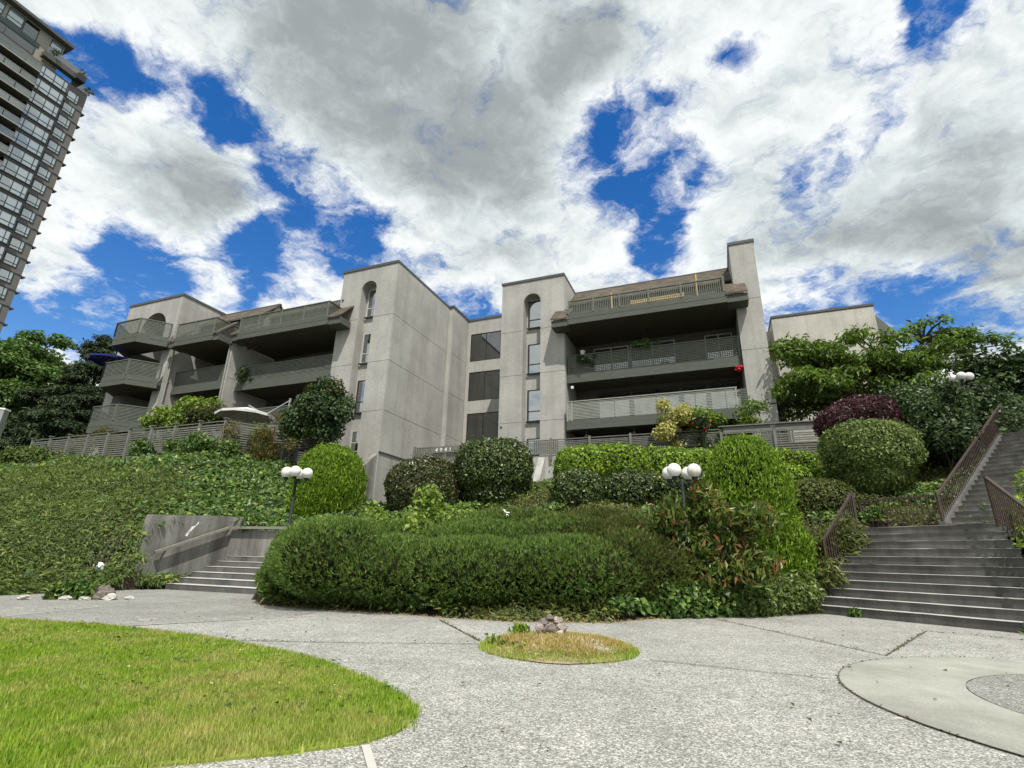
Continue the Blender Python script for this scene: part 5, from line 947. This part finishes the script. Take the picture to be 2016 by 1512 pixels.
bushy('balcony_plant', 'leafy plant trailing over the left wing balcony rail', 'plant', rb(LW(-26.6, 22.0, 11.3), 6, (.35, .2, .3), .3, 59), 1400, .11, .06, 'dark', 10.8, 1.0, stems=False)
bushy('balcony_plant', 'dark vine hanging over the upper lattice balcony near the pot', 'plant', rb(LW(-6.2, 26.85, 11.5), 7, (.4, .1, .25), .2, 60), 900, .09, .06, 'dark', 10.9, 1.0, stems=False)
bushy('balcony_plant', 'fern on top of the upper lattice balcony rail at centre', 'plant', rb(LW(-2.9, 27.0, 12.2), 5, (.4, .1, .08), .22, 61), 900, .14, .03, 'ivy', 11.9, 1.0, stems=False)
t = gthing('garden_bench', 'new timber bench on the roof deck behind the picket rail', 'bench', -2.2, 26.3, 14.0)
for k in range(4): bx('back_slat', MT['wood'], -3.7, -.8, 26.50, 26.53, 14.40 + k * .11, 14.47 + k * .11, t)
for k in range(3): bx('seat_slat', MT['wood'], -3.7, -.8, 26.06 + k * .14, 26.17 + k * .14, 14.36, 14.39, t)
for x in (-3.65, -.89): bx('leg', MT['wood'], x, x + .06, 26.1, 26.16, 13.95, 14.355, t); bx('leg', MT['wood'], x, x + .06, 26.535, 26.59, 13.95, 14.85, t)
t = gthing('hanging_basket', 'red flower basket hanging at the right end of the middle balcony', 'flower basket', 1.45, 26.75, 10.25)
for k in range(18):
    c = rng.normal(0, (.08, .08, .07)); link('bloom', mesh_np('bloom', D_ * .05 + c, F_, MT['red'], True), t)
bar('cord', MT['frame'], (1.45, 26.75, 10.3), (1.45, 26.75, 10.62), .01, .01, t)
def rooftop_palm(label, Y, z, X=-99.3):
    t = gthing('rooftop_palm', label, 'plant', X, Y, z, 'small palms on the tower terraces'); m = MB(); m.tube([(X, Y, z), (X, Y, z + .9)], .08, 6); m.build('trunk', MT['bark'], t)
    k = 90; d = unitv(rng.normal(0, 1, (k, 3)) * np.array([1, 1, .5]) + np.array([0, 0, .2])); P_ = np.array([X, Y, z + 1.0]) + d * .25; put_leaves('foliage', leaves(P_, rng.normal(0, 1, (k, 3)), .55, .12, .3, d * 4, .1), LM['dark'], t)
rooftop_palm('small palm below the tower penthouse windows', 32.0, 80.9); rooftop_palm('small palm on the tower terrace rail end', 36.3, 80.9, -99.6); rooftop_palm('small palm on the lower corner terrace of the tower', 38.4, 78.9, -99.9)

# ------------------------------------------------------------------ lawn, island, rocks, litter
n = 900000; x = rng.uniform(-14, -.5, n); y = rng.uniform(1.2, 9.2, n); keep = inpoly(x + rng.normal(0, .025, n), y + rng.normal(0, .025, n), LAWN); x, y = x[keep], y[keep]
d = np.hypot(x, y); keep = (rng.random(len(x)) < np.clip(4.5 / d, .25, 1) ** 1.2) & (y > -x * .55 - .6); x, y = x[keep], y[keep]; d = np.hypot(x, y); n = len(x)
h = rng.uniform(.008, .026, n) * (1 + .15 * rng.normal(0, 1, n)); a = rng.uniform(0, 6.28, n); ln = rng.uniform(.1, .9, n); w = .0026 + .0008 * d
V = np.stack([np.c_[x - np.sin(a) * w, y + np.cos(a) * w, np.full(n, .002)], np.c_[x + np.sin(a) * w, y - np.cos(a) * w, np.full(n, .002)], np.c_[x + np.cos(a) * h * ln, y + np.sin(a) * h * ln, .03 + h * np.sqrt(1 - .6 * ln ** 2)]], 1).reshape(-1, 3)
g = put_leaves('grass', (V, np.arange(3 * n).reshape(-1, 3)), LM['lawn'], None); tagit(g, 'sunlit lawn grass with dry straw patches in the foreground', 'grass', kind='stuff')
n = 1500; x = rng.uniform(-7, -.6, n); y = rng.uniform(2.8, 8, n); k = inpoly(x, y, LAWN) & (fnoise(np.c_[x, y, x * 0], 1.3, 5) > .0); x, y = x[k], y[k]
g = put_leaves('clover', leaves(np.c_[x, y, rng.uniform(.04, .055, len(x))], np.tile([0, 0, 1.], (len(x), 1)), .035, .03, .5), LM['ivy'], None); tagit(g, 'clover and dandelion leaves in the lawn', 'clover', kind='stuff')
k = rng.choice(len(x), 60, False); g = put_leaves('dandelion_bloom', leaves(np.c_[x[k], y[k], np.full(60, .085)], np.tile([0, 0, 1.], (60, 1)), .03, .03, .4), LM['yellow'], None); tagit(g, 'tiny yellow dandelion blooms in the lawn', 'flowers', kind='stuff')
# fallen leaves on the paving and moss in its joints
n = 420; x = rng.uniform(-9, 10, n); y = rng.uniform(2.5, 12.5, n); k = inpoly(x, y, PLAZA) & ~inpoly(x, y, LAWN); x, y = x[k], y[k]
g = put_leaves('fallen_leaves', leaves(np.c_[x, y, np.full(len(x), .018)], np.tile([0, 0, 1.], (len(x), 1)), .035, .022, .35), LM['weed'], None); tagit(g, 'small fallen leaves scattered on the paving', 'fallen leaves', kind='stuff')
mp_ = []
for (a, b_) in (((-.33, 7.22), (-1.1, 9.35)), ((4.5, 6.8), (6.95, 9.38)), ((3.86, 10.9), (4.5, 6.8)), ((-8, 6.85), (-2.2, 6.82)), ((7, 9.38), (12, 4.2))):
    t_ = rng.random(160) ** 1.2; mp_.append(np.c_[a[0] + (b_[0] - a[0]) * t_ + rng.normal(0, .012, 160), a[1] + (b_[1] - a[1]) * t_ + rng.normal(0, .012, 160), np.full(160, .010)])
a_ = rng.uniform(0, 6.28, 260); mp_.append(np.c_[5.35 + 2.56 * np.cos(a_), 4.2 + 2.56 * np.sin(a_), np.full(260, .012)])
mp_ = np.concatenate(mp_); g = put_leaves('moss', leaves(mp_, rng.normal(0, .5, mp_.shape) + np.array([0, 0, 1.]), .025, .012, .8), LM['weed'], None); tagit(g, 'moss and tiny weeds growing in the paving joints', 'moss', kind='stuff')
ep = [];
for (a, b_) in (((-4.9, 11.2), (-2.2, 10.25)), ((-2.2, 10.25), (0, 9.38)), ((0, 9.38), (1.7, 9.55)), ((1.7, 9.55), (3.4, 10.9)), ((3.4, 10.9), (6.8, 12.2))):
    t_ = rng.random(260); ep.append(np.c_[a[0] + (b_[0] - a[0]) * t_, a[1] + (b_[1] - a[1]) * t_ - rng.exponential(.09, 260), np.full(260, .016)])
ep = np.concatenate(ep); g = put_leaves('needle_litter', leaves(ep, rng.normal(0, .3, ep.shape) + np.array([0, 0, 1.]), .045, .012, .5), LM['dry'], None); tagit(g, 'brown needle litter along the foot of the pine mound', 'litter', kind='stuff')
# island bed
m = MB(); IC = (.62, 6.82); pts = []
for i in range(48): a = 2 * math.pi * i / 48; r = 1 + .03 * math.sin(3 * a) + .02 * math.sin(7 * a + 1); pts.append((IC[0] + .92 * r * math.cos(a), IC[1] + .98 * r * math.sin(a)))
mm = MB(); mm.add([(IC[0], IC[1], .09)] + [(IC[0] + (p[0] - IC[0]) * f, IC[1] + (p[1] - IC[1]) * f, z) for f, z in ((.45, .085), (.8, .05), (1.0, .01)) for p in pts],
     [(0, 1 + i, 1 + (i + 1) % 48) for i in range(48)] + [(1 + 48 * k + i, 1 + 48 * (k + 1) + i, 1 + 48 * (k + 1) + (i + 1) % 48, 1 + 48 * k + (i + 1) % 48) for k in range(2) for i in range(48)])
tagit(mm.build('island_bed', MT['dirt'], None, smooth=True), kind='structure')
def blades(cx, cy, rx, ry, n, h0, h1, z0, wd, fn=None):
    a = rng.uniform(0, 6.28, n); r = np.sqrt(rng.random(n)); x = cx + rx * r * np.cos(a); y = cy + ry * r * np.sin(a)
    if fn is not None: k = fn(x, y); x, y = x[k], y[k]
    n = len(x); rr = np.hypot((x - IC[0]) / .92, (y - IC[1]) / .98); z = np.interp(rr, [0, .45, .8, 1.0], [.09, .085, .05, .005]) - .004; a = rng.uniform(0, 6.28, n); h = rng.uniform(h0, h1, n); ln = rng.uniform(.1, 1.1, n)
    V = np.stack([np.c_[x - np.sin(a) * wd, y + np.cos(a) * wd, z], np.c_[x + np.sin(a) * wd, y - np.cos(a) * wd, z], np.c_[x + np.cos(a) * h * ln, y + np.sin(a) * h * ln, z + h * .8]], 1).reshape(-1, 3); return V, np.arange(3 * n).reshape(-1, 3)
rim = lambda x, y: np.hypot((x - IC[0]) / .92, (y - IC[1]) / .98) + rng.normal(0, .07, len(x)) + fnoise(np.c_[x, y, x * 0], 2.2, 6) * .18 > .80
g = put_leaves('dry_grass', blades(.66, 6.80, .80, .84, 15000, .02, .08, .09, .005, lambda x, y: fnoise(np.c_[x, y, x * 0], 3.0, 8) + rng.normal(0, .3, len(x)) > -.30), LM['dry'], None); tagit(g, 'straw-coloured dry grass on the round island bed', 'dry grass', kind='stuff')
g = put_leaves('grass', blades(IC[0], IC[1], .94, 1.0, 20000, .02, .075, .09, .004, rim), LM['lawn'], None); tagit(g, 'green grass fringe round the island bed', 'grass', kind='stuff')
bushy('weeds', 'green weed tuft left of the rock pile on the island bed', 'weeds', [(.22, 7.35, .10, .10), (.14, 7.4, .08, .08)], 260, .07, .025, 'vine', .05, 1.0, (0, 0, 1), .6, False)
bushy('weeds', 'broad-leaved weeds at the left tip of the island bed', 'weeds', [(-.16, 6.75, .04, .10), (-.02, 6.55, .04, .09), (.15, 6.35, .04, .08)], 300, .045, .03, 'vine', .01, 1.0, None, 1, False)
n = 900; a = rng.uniform(0, 6.28, n); r = np.sqrt(rng.random(n)) * .85; px = IC[0] + .9 * r * np.cos(a); py = IC[1] + .95 * r * np.sin(a); pz = np.interp(r, [0, .45, .8, 1.0], [.09, .085, .05, .005])
Dp, Fp = sphere_dirs(6, 4); sc_ = rng.uniform(.006, .020, n)[:, None, None]; Vp = Dp[None] * sc_ * np.array([1.2, 1, .7]) + np.c_[px, py, pz + .004][:, None]; g = put_leaves('pebbles', (Vp.reshape(-1, 3), (Fp[None] + (np.arange(n) * len(Dp))[:, None, None]).reshape(-1, 4)), MT['rockl'], None); tagit(g, 'pale pebbles scattered on the island bed', 'pebbles', kind='stuff')
ST_D3, ST_F3 = sphere_dirs(18, 12)
def rock(label, x, y, z, r, mat='rock', seed=0, sq=(1, 1, .8), group='rocks piled on the island bed'):
    D = ST_D3; q = 1 + .42 * fnoise(D, 1.7, seed) + .22 * fnoise(D, 5.0, seed + 1); me = mesh_np('rock', D * q[:, None] * r * np.array(sq), ST_F3, MT[mat], False); o = link('rock', me, None, (x, y, z)); return tagit(o, label, 'rock', group)
rock('brown rock on top of the pile', .57, 7.45, .255, .062, 'rock', 1); rock('pale mottled rock at the left foot of the rock pile', .43, 7.36, .15, .070, 'rockm', 2, (.8, 1, 1)); rock('dark rock low in the middle of the pile', .57, 7.33, .14, .072, 'rock', 3, (1.1, 1, .8)); rock('mottled rock at the right foot of the pile', .72, 7.37, .15, .078, 'rockm', 4); rock('mottled rock right of the top rock of the pile', .67, 7.45, .225, .062, 'rockm', 5); rock('small pale stone in front of the rock pile', .68, 7.24, .11, .04, 'rockl', 6); rock('brown rock left of the top rock of the pile', .49, 7.44, .205, .062, 'rock', 7)
for i, (x, y, r) in enumerate([(-8.9, 11.35, .10), (-8.6, 11.45, .08), (-8.2, 11.6, .11), (-7.9, 11.75, .07), (-9.6, 11.2, .09), (-8.45, 11.7, .17)]):
    rock(['small pale stone under the roadside weeds', 'pale stone chip right of the roadside weeds', 'flat pale stone by the asphalt edge', 'last small stone of the row towards the steps', 'flat stone at the left end of the stone row', 'largest brown stone beside the roadside weeds'][i], x, y, r * .35, r, 'rock' if i == 5 else 'rockl', 20 + i, (1.3, 1, .6 if i < 5 else 1), 'stones along the asphalt edge')
bushy('weeds', 'green weeds growing from the rubble on the asphalt edge', 'weeds', [(-8.95, 11.55, .12, .24), (-8.65, 11.65, .10, .2), (-9.2, 11.45, .08, .18)], 900, .12, .06, 'ivy', .0, 1.0, (0, 0, .6), 1, False)
bushy('weeds', 'small weed at the bottom step of the wide steps', 'weeds', [(*SW(.75, -.06, .06)[:2], .07, .10)], 160, .09, .03, 'ivy', .0, 1.0, (0, 0, .8), .8, False)
bushy('weeds', 'weed tuft at the right end of the bottom step', 'weeds', [(*SW(3.6, -.1, .06)[:2], .08, .16)], 260, .1, .05, 'ivy', .0, 1.0, (0, 0, .8), .8, False)
pts_ = LW(-15.0, 9.3, .0); zb_ = tz(*pts_[:2])
D, Fs = sphere_dirs(14, 10); Vb = D * np.array([.085, .07, .15]) * (1 + .35 * fnoise(D, 3, 3))[:, None]; o = link('plastic_bag', mesh_np('plastic_bag', Vb, Fs, MT['bag'], False), None, (pts_[0] - .1, pts_[1], max(zb_, .1) + .20)); tagit(o, 'crumpled white plastic bag caught in the juniper left of the steps', 'bag')
m = MB()
for k in range(6):
    a = LW(-15.35 - .25 * k * .6, 9.9 - .1 * k); p0 = (a[0], a[1], 1.5 - .1 * k); a2 = LW(-15.1, 9.6 - .12 * k); m.tube([p0, (a2[0] - .1, a2[1], .8 - .06 * k), (a2[0] + .1 * random.random(), a2[1] - .2, .12)], [.022, .016, .008], 5)
o = m.build('dead_branches', MT['bark'], None, org=(*LW(-15.3, 9.6)[:2], .5)); o.location = (*LW(-15.3, 9.6)[:2], .5); tagit(o, 'bare grey juniper branches hanging beside the left retaining wall', 'branches')
